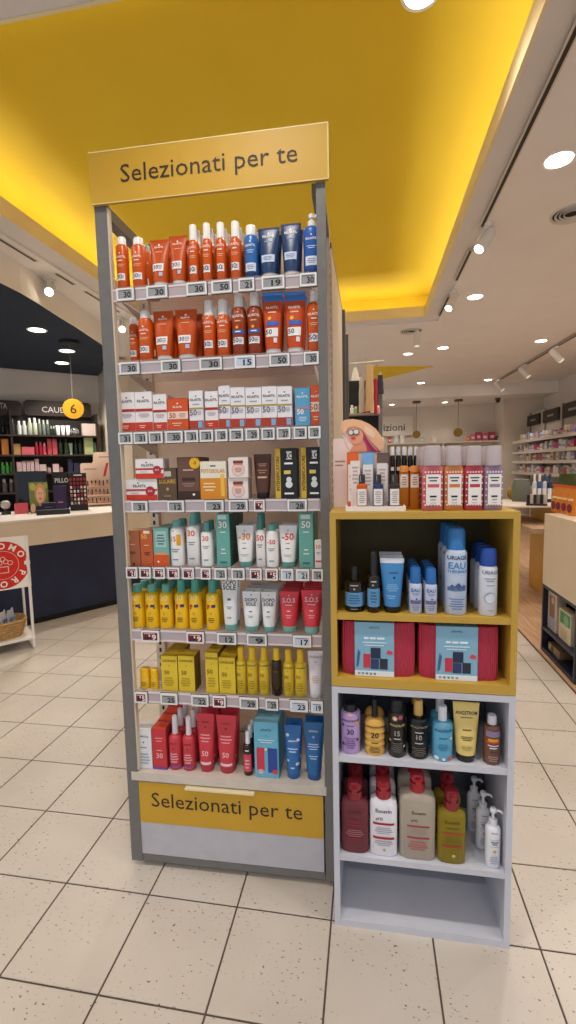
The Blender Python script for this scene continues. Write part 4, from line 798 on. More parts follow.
ST.update({
 'c_amber': ('jar', dict(c='#1d130c', cc='#120e0c', ct=.70, cr=.42, rough=.12, nm='shampoo_bottle'), [('l', -.3, .3, .58, .62, 1, '#d0cac0'), ('o', 0, .52, .05, '#c8a890'), ('p', -.47, .47, .13, .44, '#5f9ac8'), ('l', -.3, .3, .18, .40, 4, '#2f5a88'), ('l', -.25, .25, .06, .09, 1, '#a8a098')], 'round dark amber bottle with blue label'),
 'c_spray': ('spray', dict(c='#1d130c', cc='#1a1a20', ct=.62, nr=.55, rough=.12), [('l', -.3, .3, .50, .54, 1, '#d0cac0'), ('o', -.05, .46, .07, '#c8a890'), ('p', -.47, .47, .10, .40, '#5f9ac8'), ('l', -.3, .3, .16, .36, 4, '#2f5a88')], 'slim dark amber spray bottle with blue label'),
 'c_tube': ('tube', dict(c='#3f86c2', cc='#10100f', ch=.12, k=.34, crimp='#d8dce4'), [('p', -.5, .5, .91, .965, '#d8dce4'), ('t', 'APIVITA', .05, .72, .03, '#1c2c44'), ('o', .08, .65, .05, '#1c2c44'), ('l', -.34, .34, .40, .54, 4, '#8abce4'), ('l', -.34, .2, .26, .34, 2, '#8abce4')], 'medium blue hair tube with white crimped end'),
 'c_small': ('can', dict(c='#c4cbe0', cc='#2a6ab2', ct=.66, cr=.86), [('t', 'EAU', 0, .48, .07, '#3a6aa8'), ('l', -.34, .34, .40, .46, 2, '#6a8ac0'), ('p', -.5, .5, .22, .30, '#6a6a90'), ('d', .05, .33, .10, '#5a5a88'), ('l', -.34, .34, .08, .20, 3, '#8a90b4')], 'small thermal water can with blue cap'),
 'c_big': ('can', dict(c='#c2d0e6', cc='#2f7cc0', ct=.755, cr=.86), [('t', 'URIAGE', 0, .64, .042, '#1d3a66'), ('t', 'EAU', 0, .535, .07, '#4a8ac4'), ('t', 'THERMALE', 0, .49, .03, '#4a8ac4'), ('p', -.5, .5, .28, .325, '#5a74a4'), ('d', -.22, .325, .13, '#50699a'), ('d', .05, .335, .17, '#445d90'), ('d', .3, .325, .12, '#50699a'), ('l', -.36, .36, .06, .20, 5, '#7a90bc')], 'tall thermal water can with bright blue cap'),
 'c_white': ('can', dict(c='#dcdfea', cc='#1f4aa0', ct=.74, cr=.9), [('t', 'URIAGE', .05, .62, .05, '#7a7a88'), ('l', -.3, .34, .50, .57, 2, '#9aa0b4'), ('l', -.3, .34, .44, .47, 1, '#9aa0b4'), ('o', .02, .27, .32, '#a8b8d2'), ('o', .04, .27, .27, '#dcdfea'), ('l', -.2, .3, .07, .1, 1, '#b0b4c4')], 'white thermal water can with royal blue cap'),
 'w_purple': ('can', dict(c='#b294c6', cc='#141416', ct=.86, cr=.7), [('p', -.12, .12, .80, .84, '#e0a860'), ('t', 'ANGSTROM', 0, .68, .045, '#3a2450'), ('l', -.3, .3, .58, .62, 1, '#6a4a84'), ('t', '30', 0, .42, .09, '#4a2c66'), ('o', .34, .66, .09, '#d8a060'), ('o', -.36, .6, .06, '#2c1c3c'), ('o', -.36, .2, .07, '#3a2450'), ('o', .36, .3, .06, '#2c1c3c'), ('l', -.32, .32, .12, .36, 5, '#7f5aa0')], 'lilac patterned sun spray with black cap'),
 'w_wavy': ('jar', dict(c='#d9a94e', cc='#101216', ct=.68, cr=.30, wavy=1, flat=.8, rough=.3, nm='sun_spray_bottle'), [('t', 'ANGSTROM', 0, .52, .035, '#3a2c14'), ('t', '20', 0, .34, .085, '#2c2414'), ('l', -.28, .28, .22, .26, 1, '#5a441c'), ('l', -.34, .34, .06, .16, 4, '#5a441c')], 'ribbed golden sun spray with black nozzle'),
 'w_flora': ('can', dict(c='#1a1714', cc='#16171c', ct=.80, cr=.78), [('o', -.14, .70, .15, '#c8a060'), ('o', -.14, .70, .08, '#e8dcc0'), ('o', .18, .72, .13, '#b84a70'), ('t', 'ANGSTROM', 0, .56, .04, '#c8b070'), ('t', '15', 0, .40, .07, '#a8a49a'), ('l', -.3, .3, .33, .36, 1, '#d8d8e0'), ('o', -.4, .3, .06, '#c8a060'), ('o', .4, .2, .07, '#d8cca8'), ('l', -.34, .34, .1, .28, 5, '#6a6458')], 'black sun spray can with floral print'),
 'w_black': ('jar', dict(c='#151414', cc='#d6ae5c', ct=.74, cr=.46, rough=.2, nm='sun_oil_bottle'), [('t', 'ANGSTROM', 0, .56, .035, '#8a8478'), ('l', -.3, .3, .47, .50, 1, '#d8d8e0'), ('t', '10', 0, .36, .07, '#a8a49a'), ('l', -.3, .3, .28, .31, 1, '#d8d8e0'), ('l', -.34, .34, .06, .22, 5, '#6a6458')], 'black tanning oil bottle with gold cap'),
 'w_blue': ('jar', dict(c='#58a4c8', cc='#e4e6ee', ct=.74, cr=.44, rough=.3, flat=.8, nm='after_sun_bottle'), [('o', 0, .68, .10, '#c87a50'), ('t', 'ANGSTROM', 0, .56, .045, '#1c4468'), ('l', -.3, .3, .42, .46, 1, '#1c4468'), ('l', -.3, .3, .20, .34, 4, '#3478a0'), ('o', -.32, .06, .11, '#e8e6e4'), ('o', .33, .06, .10, '#d8584a'), ('o', .02, .05, .08, '#f0ead8'), ('o', .38, .44, .07, '#e8d8b8')], 'light blue after-sun bottle with white cap'),
 'w_ytube': ('tube', dict(c='#e3c978', cc='#141414', ch=.13, k=.36), [('t', 'ANGSTROM', 0, .80, .075, '#3a3420'), ('l', -.36, .36, .74, .77, 1, '#6a5c30'), ('l', -.28, .28, .54, .58, 1, '#4a4020'), ('l', -.3, .3, .38, .46, 3, '#5a4e28'), ('l', -.3, .3, .22, .30, 3, '#a89454')], 'pale yellow sun cream tube on black cap'),
 'w_small': ('jar', dict(c='#6e4a3c', cc='#dcdce4', ct=.82, cr=.55, rough=.15, tr=.0, nm='oil_bottle'), [('p', -.5, .5, .46, .52, '#c83a24'), ('p', -.3, .3, .5, .56, '#e0a030'), ('l', -.34, .34, .34, .44, 2, '#e0dce8'), ('l', -.3, .3, .26, .30, 1, '#241814'), ('l', -.34, .34, .08, .2, 3, '#b09084'), ('p', -.42, .42, .60, .72, '#8a7a9a')], 'small brown oil bottle with white cap'),
 'e_rose': ('pump', dict(c='#84444c', cc='#8a1f28', ct=.76, wide=1, pr=.52, flat=.6, n=3.2, tr=.25), [('t', 'Eucerin', 0, .58, .04, '#4a2028'), ('l', -.35, .35, .48, .52, 1, '#5a2830'), ('l', -.4, .4, .40, .425, 1, '#a01c2c'), ('l', -.35, .35, .24, .35, 4, '#a06870'), ('l', -.4, .4, .20, .225, 1, '#a01c2c')], 'rose shower oil with dark red pump'),
 'e_white': ('pump', dict(c='#e9e8f0', cc='#9c2430', ct=.76, wide=1, pr=.52, flat=.6, n=3.2), [('t', 'Eucerin', 0, .59, .045, '#5a3038'), ('t', 'pH5', -.15, .49, .035, '#4a4a58'), ('p', -.38, .38, .425, .455, '#a81c2c'), ('l', -.36, .36, .30, .40, 4, '#a8a0b0'), ('p', -.38, .38, .235, .265, '#a81c2c'), ('l', -.36, .36, .14, .22, 3, '#a8a0b0'), ('o', .02, .09, .05, '#c8a060')], 'white body wash bottle with red pump'),
 'e_clear': ('pump', dict(c='#cfc2b2', cc='#a8222e', ct=.80, wide=1, pr=.40, flat=.55, n=3.4, tr=.35), [('t', 'Eucerin', .02, .56, .035, '#5a4038'), ('t', 'pH5', -.1, .47, .03, '#6a5a58'), ('p', -.30, .32, .405, .425, '#a83444'), ('l', -.3, .3, .31, .39, 4, '#a8968c'), ('p', -.30, .32, .265, .285, '#a83444'), ('l', -.3, .3, .12, .24, 4, '#b8605c')], 'extra large clear wash bottle with red pump'),
 'e_yellow': ('pump', dict(c='#a08c2e', cc='#8a1f28', ct=.74, wide=1, pr=.48, flat=.6, n=3.2, tr=.3), [('t', 'Eucerin', 0, .57, .042, '#4a4018'), ('l', -.34, .34, .49, .52, 1, '#5a4c18'), ('p', -.36, .36, .42, .445, '#a8342c'), ('l', -.34, .34, .28, .39, 4, '#7a6a24'), ('p', -.36, .36, .235, .26, '#a8342c'), ('o', .05, .12, .06, '#c8b890')], 'translucent golden oil bottle with red pump'),
 'e_slim': ('pump', dict(c='#e6e7ef', cc='#dedfe8', ct=.72, pr=.55, flat=.85, n=2.2, side=1), [('l', -.3, .34, .60, .64, 1, '#9aa0ac'), ('p', -.28, .38, .38, .385, '#5a6070'), ('p', -.28, .38, .50, .505, '#5a6070'), ('l', -.22, .32, .41, .48, 2, '#3a4458'), ('o', .05, .30, .12, '#d8a870'), ('l', -.3, .34, .08, .22, 4, '#a8b0c0')], 'slim white hand soap bottle with white pump'),
})
CN_ = {'A': ('yellow cube shelf', .975), 'B': ('upper grey shelf', .545), 'C': ('middle grey shelf', .232)}
def put_c(k, style, px0, px1, ytop, yb=None, v0=.012, rows=0, du=0.):
    kind, o, dec, desc = ST[style]; nm, z = CN_[k]
    vm = v0+.025
    pl = C0+CN*vm
    A = onplane(px0, ytop, pl, CN); B = onplane(px1, ytop, pl, CN)
    w_ = (B-A).dot(CE); h_ = (A.z+B.z)/2-z-.0006; dd = w_*(o.get('flat', 1) if kind != 'tube' else .70)
    p = KIND[kind](w_*.98, h_, dd, o).decals(dec)
    GROUPS.setdefault(k, 0); GROUPS[k] += 1; n = GROUPS[k]
    uc = ((A+B)/2-C0).dot(CE)
    cat = 'tube' if kind == 'tube' else 'bottle'
    ob = p.place(C0+CE*uc+CN*(v0+dd/2)+Vector((0,0,z+.0006)), CA, '%s, %s from left on the %s' % (desc, ORD[n], nm), cat, 'toiletries on the '+nm)
    for r in range(rows):
        q = copy_tree(ob, C0+CE*(uc+du*(r+1))+CN*(v0+dd/2+(dd+(.030 if kind == 'pump' else .003))*(r+1))+Vector((0,0,z+.0006)))
        tag(q, '%s, %s row, %s column, %s' % (desc, ORD[r+2], ORD[n], nm), cat, 'toiletries on the '+nm)
    return ob
put_c('A','c_amber',344,364.7,566); put_c('A','c_spray',366.7,380,551,rows=1); put_c('A','c_tube',379.8,404.4,558,rows=2)
put_c('A','c_small',408.7,421.8,566,rows=3); put_c('A','c_small',424,437,567,rows=3); put_c('A','c_big',445,468,527,rows=2); put_c('A','c_white',478.7,498.3,547,rows=2)
put_c('B','w_purple',340.3,360.5,703); put_c('B','w_wavy',364,385.3,699,rows=1); put_c('B','w_flora',388,405.7,698); put_c('B','w_black',408,429,700,rows=1)
put_c('B','w_blue',432,453,705,rows=1); put_c('B','w_ytube',452.5,480,702); put_c('B','w_small',483.3,500.5,714)
put_c('C','e_rose',340.7,368.7,779,rows=1); put_c('C','e_white',369.2,397.4,777,rows=2); put_c('C','e_clear',399,436,773,rows=1); put_c('C','e_yellow',437,466,788,rows=1); put_c('C','e_slim',484.7,500.5,806,rows=2,du=-.012)

# zipped gift pouches with printed sleeves
M_rib = wave_mat('ribbed_coral_fabric', '#d63e58', 52, .8)
def pouch(px0, px1, yt, s0, s1, label):
    z = .7875; v0 = .018; pl = C0+CN*v0
    A = onplane(px0, yt, pl, CN); B = onplane(px1, yt, pl, CN); w_ = (B-A).dot(CE); h_ = A.z-z; d = .085
    uc = ((A+B)/2-C0).dot(CE)
    e = empty('gift_pouch', C0+CE*uc+CN*(v0+d/2)+Vector((0,0,z+.0005)), CA)
    secs = []
    for i in range(13):
        t = i/12; k = (1-abs(2*t-1)**5)**(1/5) if 0 < t < 1 else .75
        secs.append((h_*t, w_/2*(.90+.10*k), d/2*(.70+.30*k), 5))
    p = Product('gift_pouch', w_, h_, d); p.body(secs, M_rib, seg=40)
    p.parts[0][1].build('pouch_body', M_rib, e)
    MB().tube([(-w_*.42, 0, h_*1.0), (0, 0, h_*1.006), (w_*.42, 0, h_*1.0)], .003, 6).build('zip', mat('#8e1c30', .6), e)
    q0 = ((onplane(s0, yt, pl, CN)-C0).dot(CE))-uc; q1 = ((onplane(s1, yt, pl, CN)-C0).dot(CE))-uc
    sl = MB().box(q0, q1, -d/2-.003, d/2+.003, -.0004, h_*1.012).build('sleeve', mat('#86b6cf', .5), e, 0)
    c = (q0+q1)/2; ws = q1-q0; y = -d/2-.0034
    def rect(a, b, z0, z1, m, nm): MB().box(c+ws*a, c+ws*b, y-.0006, y+.0003, h_*z0, h_*z1).build(nm, mat(m, .5), sl, 0)
    tx = MB(); flat_text(tx, 'APIVITA', Matrix.Translation((c, y-.0006, h_*.90)), .006); tx.build('brand_print', mat('#2c4058', .5), sl, 0)
    for a_, b_ in ((-.26,-.14),(-.11,.04),(.07,.26)): rect(a_, b_, .70, .735, '#e8f4fa', 'title_print')
    rect(-.3, .3, .63, .645, '#dceef6', 'fine_print'); rect(-.24, .24, .58, .592, '#dceef6', 'fine_print')
    rect(-.28, -.10, .16, .42, '#c8344a', 'printed_red_tube'); rect(-.09, .16, .34, .54, '#1f2a4a', 'printed_dark_box'); rect(-.09, .12, .14, .33, '#2c3c6a', 'printed_blue_box'); rect(.14, .34, .14, .34, '#242c3c', 'printed_dark_tube')
    MB().prism_y([(c+ws*(.30+.2*a), h_*(.42+b*.1)) for a, b in ((0,.2),(.3,.9),(.8,.6),(.85,.1),(.4,.0))], y-.0006, y+.0003).build('printed_leaf', mat('#d0485c', .5), sl, 0)
    MB().prism_y([(c-ws*(.46-.12*a), h_*(.16+b*.35)) for a, b in ((0,0),(.5,.1),(.9,.8),(.4,1),(.1,.5))], y-.0006, y+.0003).build('printed_leaf', mat('#2f6a9a', .5), sl, 0)
    rect(-.5, .5, 0, .1, '#e6eef2', 'sleeve_foot')
    for i in range(5): rect(-.42+i*.1, -.36+i*.1, .03, .07, '#5a6a7a', 'pictogram')
    tag(e, label, 'toiletry bag', 'coral gift pouches')
pouch(341, 416, 622, 354.5, 394, 'coral ribbed zipped pouch with blue sleeve, left of the pair')
pouch(419.5, 501, 626, 436, 478, 'coral ribbed zipped pouch with blue sleeve, right of the pair')

# ------------------------------------------------------------------ on top of the cube: counter display and mist bottles
ZT = 1.264
def ct_w(px0, px1, py, v):
    pl = C0+CN*v; A = onplane(px0, py, pl, CN); B = onplane(px1, py, pl, CN)
    return (A-C0).dot(CE), (B-C0).dot(CE), A.z
def ct_pt(u, v, z=0): return C0+CE*u+CN*v+Vector((0,0,z))
u0, u1, _ = ct_w(345.6, 406, 508, .02)
ub0, ub1, zb1 = ct_w(333, 384, 448, .15)
disp = empty('counter_display', ct_pt(u0, .02, ZT+.0005), CA)
W_ = u1-u0
M_card = mat('#f3dcd0', .5)
MB().box(0, W_, 0, .13, 0, .006).box(0, W_, 0, .004, .006, .014).box(0, .004, .004, .13, .006, .014).box(W_-.004, W_, .004, .13, .006, .014).build('tray', mat('#f2eae4', .45), disp, 0)
MB().box(ub0-u0, ub1-u0, .131, .135, 0, zb1-ZT+.008+.02).build('back_card', M_card, disp, 0)
for i, zz in enumerate((.14, .128)): MB().box(ub0-u0+.006, ub0-u0+.036-.006*i, .1303, .131, zz, zz+.004).build('card_print', mat('#a08078', .5), disp, 0)
# die-cut picture of a sunbather with a straw hat
pic = empty('sunbather_cutout', (0,0,0)); pic.parent = disp
def shape(pts, y, m, nm, th=.0012): MB().prism_y(pts, y-th, y).build(nm, mat(m, .6), pic, 0)
def ell(cx, cz, a, b, rot=0., n=22): return [(cx+a*math.cos(t)*math.cos(rot)-b*math.sin(t)*math.sin(rot), cz+a*math.cos(t)*math.sin(rot)+b*math.sin(t)*math.cos(rot)) for t in [i*math.tau/n for i in range(n)]]
def cc_(x, y, v=.149):
    P = onplane(330+x/5.76, 410+y/5.76, C0+CN*v, CN); return ((P-C0).dot(CE)-u0, P.z-ZT-.0005)
def cpoly(pts, y, m, nm): shape([cc_(*p) for p in pts][::-1], y, m, nm)
def cell(x, y, a, b, yy, m, nm): cpoly([(x+a*math.cos(t), y+b*math.sin(t)) for t in [i*math.tau/18 for i in range(18)]], yy, m, nm)
cpoly([(62,75),(85,58),(130,52),(180,60),(225,80),(265,110),(295,150),(312,190),(305,225),(290,238),(262,240),(120,240),(95,200),(75,150),(62,115)], .1305, '#f3d8cc', 'card_backing')
cpoly([(140,195),(188,172),(205,200),(215,240),(112,240),(130,210)], .1290, '#ea9a78', 'neck')
cpoly([(180,105),(205,145),(235,175),(268,212),(292,240),(215,240),(205,200),(186,165)], .1290, '#c84a66', 'hair')
cpoly([(195,150),(225,185),(258,230),(244,238),(214,200)], .1275, '#9c2c50', 'hair_strand')
cpoly([(205,150),(240,180),(280,235),(270,238),(230,195)], .1275, '#e07a88', 'hair_strand')
cpoly([(103,112),(140,92),(176,104),(192,140),(188,175),(165,195),(140,198),(118,180),(103,150)], .1275, '#f0a582', 'face')
cpoly([(62,75),(85,58),(130,52),(180,60),(225,80),(265,110),(295,150),(312,190),(305,225),(290,238),(265,212),(232,175),(205,145),(178,106),(142,94),(105,103),(84,140),(66,118)], .1260, '#f2bb90', 'hat')
cpoly([(200,92),(240,112),(262,140),(250,165),(222,150),(200,125)], .1245, '#f6cfae', 'hat_crown')
for x_, y_, a_, b_ in ((121,130,16,17),(151,126,19,17)): cell(x_, y_, a_, b_, .1245, '#4a3c44', 'sunglasses_rim'); cell(x_, y_, a_*.78, b_*.76, .1230, '#e4e2e2', 'sunglasses_lens')
cell(135, 163, 13, 7, .1260, '#d8402c', 'lips')
pic.name = 'sunbather_cutout'
tag(disp, 'pale pink countertop display with sunbather cutout on the yellow cube', 'display stand')
def carton_at(u, v, z, w_, h_, d_, c, side, label, top=None, dec=()):
    p = P_carton(w_, h_, d_, dict(c=c, side=side, top=top or c)).decals(list(dec)); return p.place(ct_pt(u, v, z), CA, label, 'carton', 'cartons in the counter display')
zb = ZT+.0075
ua = [ct_w(a, b, 470, .10)[:2] for a, b in ((346.5,358.5),(361.5,374.5),(376.5,390))]
for (a, b), c, sd, lab, hh in zip(ua, ('#e0621c','#78aad8','#6a5048'), ('#b03a18','#4a7ab0','#4a3630'), ('orange face oil carton in the counter display','light blue face oil carton in the counter display','grey brown face oil carton in the counter display'), [ct_w(350, 360, y_, .10)[2]-zb for y_ in (452.5, 453, 454)]):
    carton_at((a+b)/2, .112, zb, (b-a)*.9, hh, .036, c, sd, lab, dec=[('p', -.4, .4, .1, .78, '#f4ece6'), ('l', -.3, .3, .2, .6, 5, '#c8a898')])
for i, ((a, b), c) in enumerate(zip([ct_w(a, b, 490, .05)[:2] for a, b in ((350.5,360),(363,373),(377,387.5))], ('#f4e8e0','#f0ece8','#ece4e0'))):
    carton_at((a+b)/2, .075, zb, (b-a), ct_w(350, 360, (461,465,464)[i], .058)[2]-zb, .034, c, '#e0d4cc', '%s white carton step behind the small face oil bottles' % ('left','middle','right')[i], dec=[('l', -.35, .35, .5, .9, 5, '#c8b0a4')])
for i, (a, b, c, cl) in enumerate(((356.5,367.3,'#d8642c','amber'),(372.8,383.5,'#3a4c78','navy'),(389,400,'#4a3c3c','smoky'))):
    q0, q1, zt = ct_w(a, b, 474.5, .035)
    p = P_jar(q1-q0, zt-zb, q1-q0, dict(c=c, cc='#2c2a2c', ct=.74, cr=.6, rough=.1, tr=.2, nm='face_oil_bottle')).decals([('p', -.42, .42, .10, .58, '#f2eee8'), ('l', -.3, .3, .16, .52, 6, '#a89a94'), ('p', -.3, -.22, .745, .97, '#b8b8bc')])
    p.place(ct_pt((q0+q1)/2, .036, zb), CA, 'small %s face oil bottle with black cap in the counter display' % cl, 'bottle', 'face oil testers')
# big body mist bottles with clear caps
def mist(px0, px1, ytop, v, c, band, label, big=True):
    q0, q1, zt = ct_w(px0, px1, ytop, v); w_ = q1-q0; h_ = zt-ZT-.0006
    p = P_jar(w_, h_, w_, dict(c=c, cc='#d9cdcd', ct=.70, cr=.86, rough=.1, crough=.15, ctr=.35, tr=.25, nm='body_mist_bottle', n=4, flat=.6))
    dec = [('p', -.47, .47, .06, .62, band)]
    for i in range(6):
        dec += [('d', -.36+i*.145, .595, .06, '#f6e4e4'), ('d', -.36+i*.145, .085, .06, '#f6e4e4')]
    for i in range(5): dec += [('d', -.42, .14+i*.095, .055, '#f6e4e4'), ('d', .42, .14+i*.095, .055, '#f6e4e4')]
    dec += [('p', -.34, .36, .09, .56, '#f6f2ee'), ('l', -.26, .26, .44, .53, 2, '#3a3a42'), ('p', -.26, .28, .36, .41, band), ('l', -.24, .24, .19, .25, 1, '#2a2a2e'), ('l', -.2, .2, .155, .18, 1, '#5a5a60'), ('l', -.2, .2, .11, .13, 1, '#a8a0a0')]
    p.decals(dec)
    return p.place(ct_pt((q0+q1)/2, v, ZT+.0006), CA, label, 'bottle', 'body mists on the yellow cube')
vv = .05
first = []
for a, b, c, bd, cl in ((422,443,'#e8868c','#dc5a60','pink'),(444,463.3,'#e8a060','#e07a38','peach orange'),(464.5,483.2,'#d85a66','#c43a4a','crimson'),(484,503,'#b49ab0','#a48aa4','mauve')):
    first.append((mist(a, b, 446, vv, c, bd, '%s patterned body mist with clear cap, front row on yellow cube' % cl), cl))
for ob, cl in first:
    for r in (1, 2):
        q = copy_tree(ob, ob.location+CN*.06*r-CE*.004*r)
        tag(q, '%s patterned body mist, %s row on yellow cube' % (cl, ORD[r+1]), 'bottle', 'body mists on the yellow cube')
# orange wash bottle and black pump bottles behind
for i, (a, b) in enumerate(((399,409),(409.5,419.5))):
    q0, q1, zt = ct_w(a, b, 466, .09); p = P_jar(q1-q0, zt-ZT, q1-q0, dict(c='#e08a2c', cc='#e89038', ct=.86, cr=.9, rough=.12, tr=.3, n=4, flat=.7, nm='orange_bottle')).decals([('p', -.4, .4, .5, .8, '#f6ece0'), ('l', -.3, .3, .54, .76, 4, '#b88a5a')])
    p.place(ct_pt((q0+q1)/2, .09, ZT+.0006), CA, '%s translucent orange wash bottle beside the counter display' % ('left','right')[i], 'bottle', 'orange wash bottles')
for i in range(5):
    a = 389.5+i*6
    q0, q1, zt = ct_w(a, a+5.6, 447, .19); p = P_jar(q1-q0, zt-ZT, q1-q0, dict(c='#1b1a1a', cc='#d8d8da' if i % 2 else '#e8e8ea', ct=.86, cr=.8, rough=.2, nm='black_bottle')).decals([('p', -.3, .3, .6, .66, '#e8e4e0')])
    p.place(ct_pt((q0+q1)/2, .19, ZT+.0006), CA, '%s slim black bottle with silver cap behind the counter display' % ORD[i+1], 'bottle', 'slim black bottles')

# ================================================================== SHELVING RUN BEHIND THE TOWER AND HANGING RACK
M_beige = noisy('beige_panel', '#cbb79c', '#d2bfa5', 6, .5)
M_dkpost = mat('#54504c', .45)
run = empty('gondola_shelving', (-.40, 1.83, 0), 0)
MB().box(.0, .27, .0, .70, 0, 2.19).build('end_panel', M_beige, run, 0)
MB().box(.262, .285, .70, .735, 0, 2.19).build('post', M_dkpost, run, 0)
MB().box(.0, .265, .735, 1.10, 0, 2.17).build('side_panel', M_beige, run, 0)
MB().box(.262, .285, 1.10, 1.135, 0, 2.17).build('post', M_dkpost, run, 0)
MB().box(.0, .27, .0, 1.135, 2.19, 2.21).build('top_rail', M_dkpost, run, 0)
tag(run, 'beige shelving run with dark posts behind the display tower', 'shelving')
YR = 3.2
rk = empty('hanging_rack', (0, YR, 0))
a = ony(349, 364, YR); b = ony(384, 361, YR); c = ony(381, 420, YR)
MB().tube([a-Vector((0,YR,0)), b-Vector((0,YR,0))], .006).build('hang_bar', mat('#d8cdb8', .35), rk)
for t in (.25, .5, .8):
    p = a.lerp(b, t)-Vector((0,YR,0)); MB().tube([p+Vector((0,0,.03)), p, p+Vector((0,-.012,-.02)), p+Vector((0,0,-.035))], .003, 6).build('hook', mat('#c8bda8', .35), rk)
pz = ony(383, 378, YR+.12).z
MB().box(c.x-.012, c.x+.012, .10, .13, 0, pz).build('post', mat('#77726a', .45), rk, 0)
MB().box(a.x-.01, c.x-.013, .115, .13, 0, pz-.01).build('backboard', mat('#1d1c1e', .6), rk, 0)
zs = ony(365, 414, YR+.1).z
MB().box(a.x-.01, c.x-.013, .03, .113, zs-.012, zs).build('rack_shelf', mat('#b8a898', .5), rk, 0)
tag(rk, 'dark backed hanging rack with bar behind the sunbather display', 'rack')
def hanging(px0, px1, yt, yb, c, label, off, nm='hanging_pouch', cat='bag', taper=.8):
    A = ony(px0, yt, YR); B = ony(px1, yb, YR); w_ = B.x-A.x; h_ = A.z-B.z
    e = empty(nm, (A.x+w_/2, YR+off, B.z))
    secs = []
    for i in range(8):
        t = i/7; wob = .06*math.sin(i*2.1+px0)
        secs.append((h_*t, w_/2*(1-(1-taper)*t**1.5+wob), .010*(1-.5*t), 2.5))
    MB().loft(secs, 14).build('fabric', mat(c, .85), e)
    MB().tube([(-w_*.12, 0, h_*.97), (0, 0, h_+.022), (w_*.12, 0, h_*.97)], .002, 6).build('loop', mat('#e0d8cc', .6), e)
    tag(e, label, cat, 'pouches on the hanging rack')
hanging(351, 359.5, 369, 381, '#efe6d6', 'white triangular pouch at the left of the hanging bar', -.02, taper=.35)
hanging(358.5, 365, 377, 412, '#c8b8a4', 'taupe long scarf second on the hanging bar', .0)
hanging(365, 374, 366, 411, '#cfa878', 'tan long scarf in the middle of the hanging bar', -.02)
hanging(373.5, 377.8, 378, 414, '#b02838', 'narrow red scarf on the hanging bar', .02)
hanging(377, 384, 374, 393, '#3a3038', 'short dark pouch at the right of the hanging bar', .045, taper=.7)
for i, (px, c, h_) in enumerate(((352,'#e8e4da',.06),(356,'#9ac06a',.05),(361,'#f0ece4',.065),(367,'#d8584a',.05),(372,'#e6e2da',.06),(378,'#e88a8a',.05))):
    p = ony(px, 414, YR+.075)
    P_jar(.026, h_, .026, dict(c=c, cc='#dedad2', ct=.7, cr=.7, nm='small_bottle')).place((p.x, YR+.075, zs), 0, '%s small bottle on the shelf of the hanging rack' % ORD[i+1], 'bottle', 'small bottles on the hanging rack')

# ================================================================== LEFT: COUNTER, PHARMACY WALL, PROMO STAND
cd = Vector((.55, .835, 0)).normalized(); cn = Vector((cd.y, -cd.x, 0))
K0 = Vector((-2.984, 3.753, 0))
def kp(s, o): p = K0+cd*s+cn*o; return (p.x, p.y)
def kslab(s0, s1, o0, o1): return [kp(s0, o0), kp(s1, o0), kp(s1, o1), kp(s0, o1)]
ctr = empty('sales_counter', K0, 0)
def kbuild(nm, s0, s1, o0, o1, z0, z1, m):
    pts = [(x-K0.x, y-K0.y) for x, y in kslab(s0, s1, o0, o1)]
    return MB().prism(pts[::-1] if o1 > o0 else pts, z0, z1).build(nm, m, ctr, 0)
M_ivory = noisy('ivory_laminate', '#dccab4', '#e2d1bc', 4, .35)
M_navy = noisy('navy_laminate', '#0b1838', '#0f1f42', 6, .4)
kbuild('toe_kick', -2.4, 2.3, -1.05, -.06, 0, .06, mat('#0b0c10', .6))
kbuild('navy_front', -2.4, 2.3, -1.06, -.015, .06, .735, M_navy)
kbuild('white_fascia', -2.42, 2.32, -1.08, .0, .735, .955, M_ivory)
kbuild('worktop', -2.43, 2.33, -1.09, .008, .955, .972, mat('#e8dfd4', .3))
tag(ctr, 'long sales counter with ivory top band and navy front', 'counter')
ZK = .9725
def kbase(px, off):
    P = onplane(px, 511, K0+cn*off, cn); return Vector((P.x, P.y, ZK))
def facing(P): return math.atan2(-P.x, P.y)
def bg_size(P, px0, px1, yt):
    n = Vector((P.x, P.y, 0)).normalized()
    A = onplane(px0, yt, P, n); B = onplane(px1, yt, P, n)
    r = Vector((n.y, -n.x, 0))
    return (B-A).dot(r), (A.z+B.z)/2-P.z, (A+B)/2
# monitor
P = kbase(34, -.86); w_, h_, m_ = bg_size(P, 19, 50, 473); rz = facing(P)-.25
mo = empty('monitor', P, rz)
MB().box(-.12, .12, -.08, .08, 0, .012).build('base', mat('#17171a', .4), mo, 0)
MB().box(-.025, .025, .0, .02, .012, .12).build('stand', mat('#17171a', .4), mo, 0)
MB().loft([(.08, w_/2, .016, 99), (h_*1.05, w_/2, .016, 99)]).build('screen_housing', mat('#1b1b1e', .35), mo, 0)
MB().box(-w_/2+.012, w_/2-.012, -.0168, -.0161, .10, h_*1.05-.012).build('dark_screen', mat('#0c0d10', .15), mo, 0)
tag(mo, 'black monitor on the sales counter behind the portrait card', 'monitor')
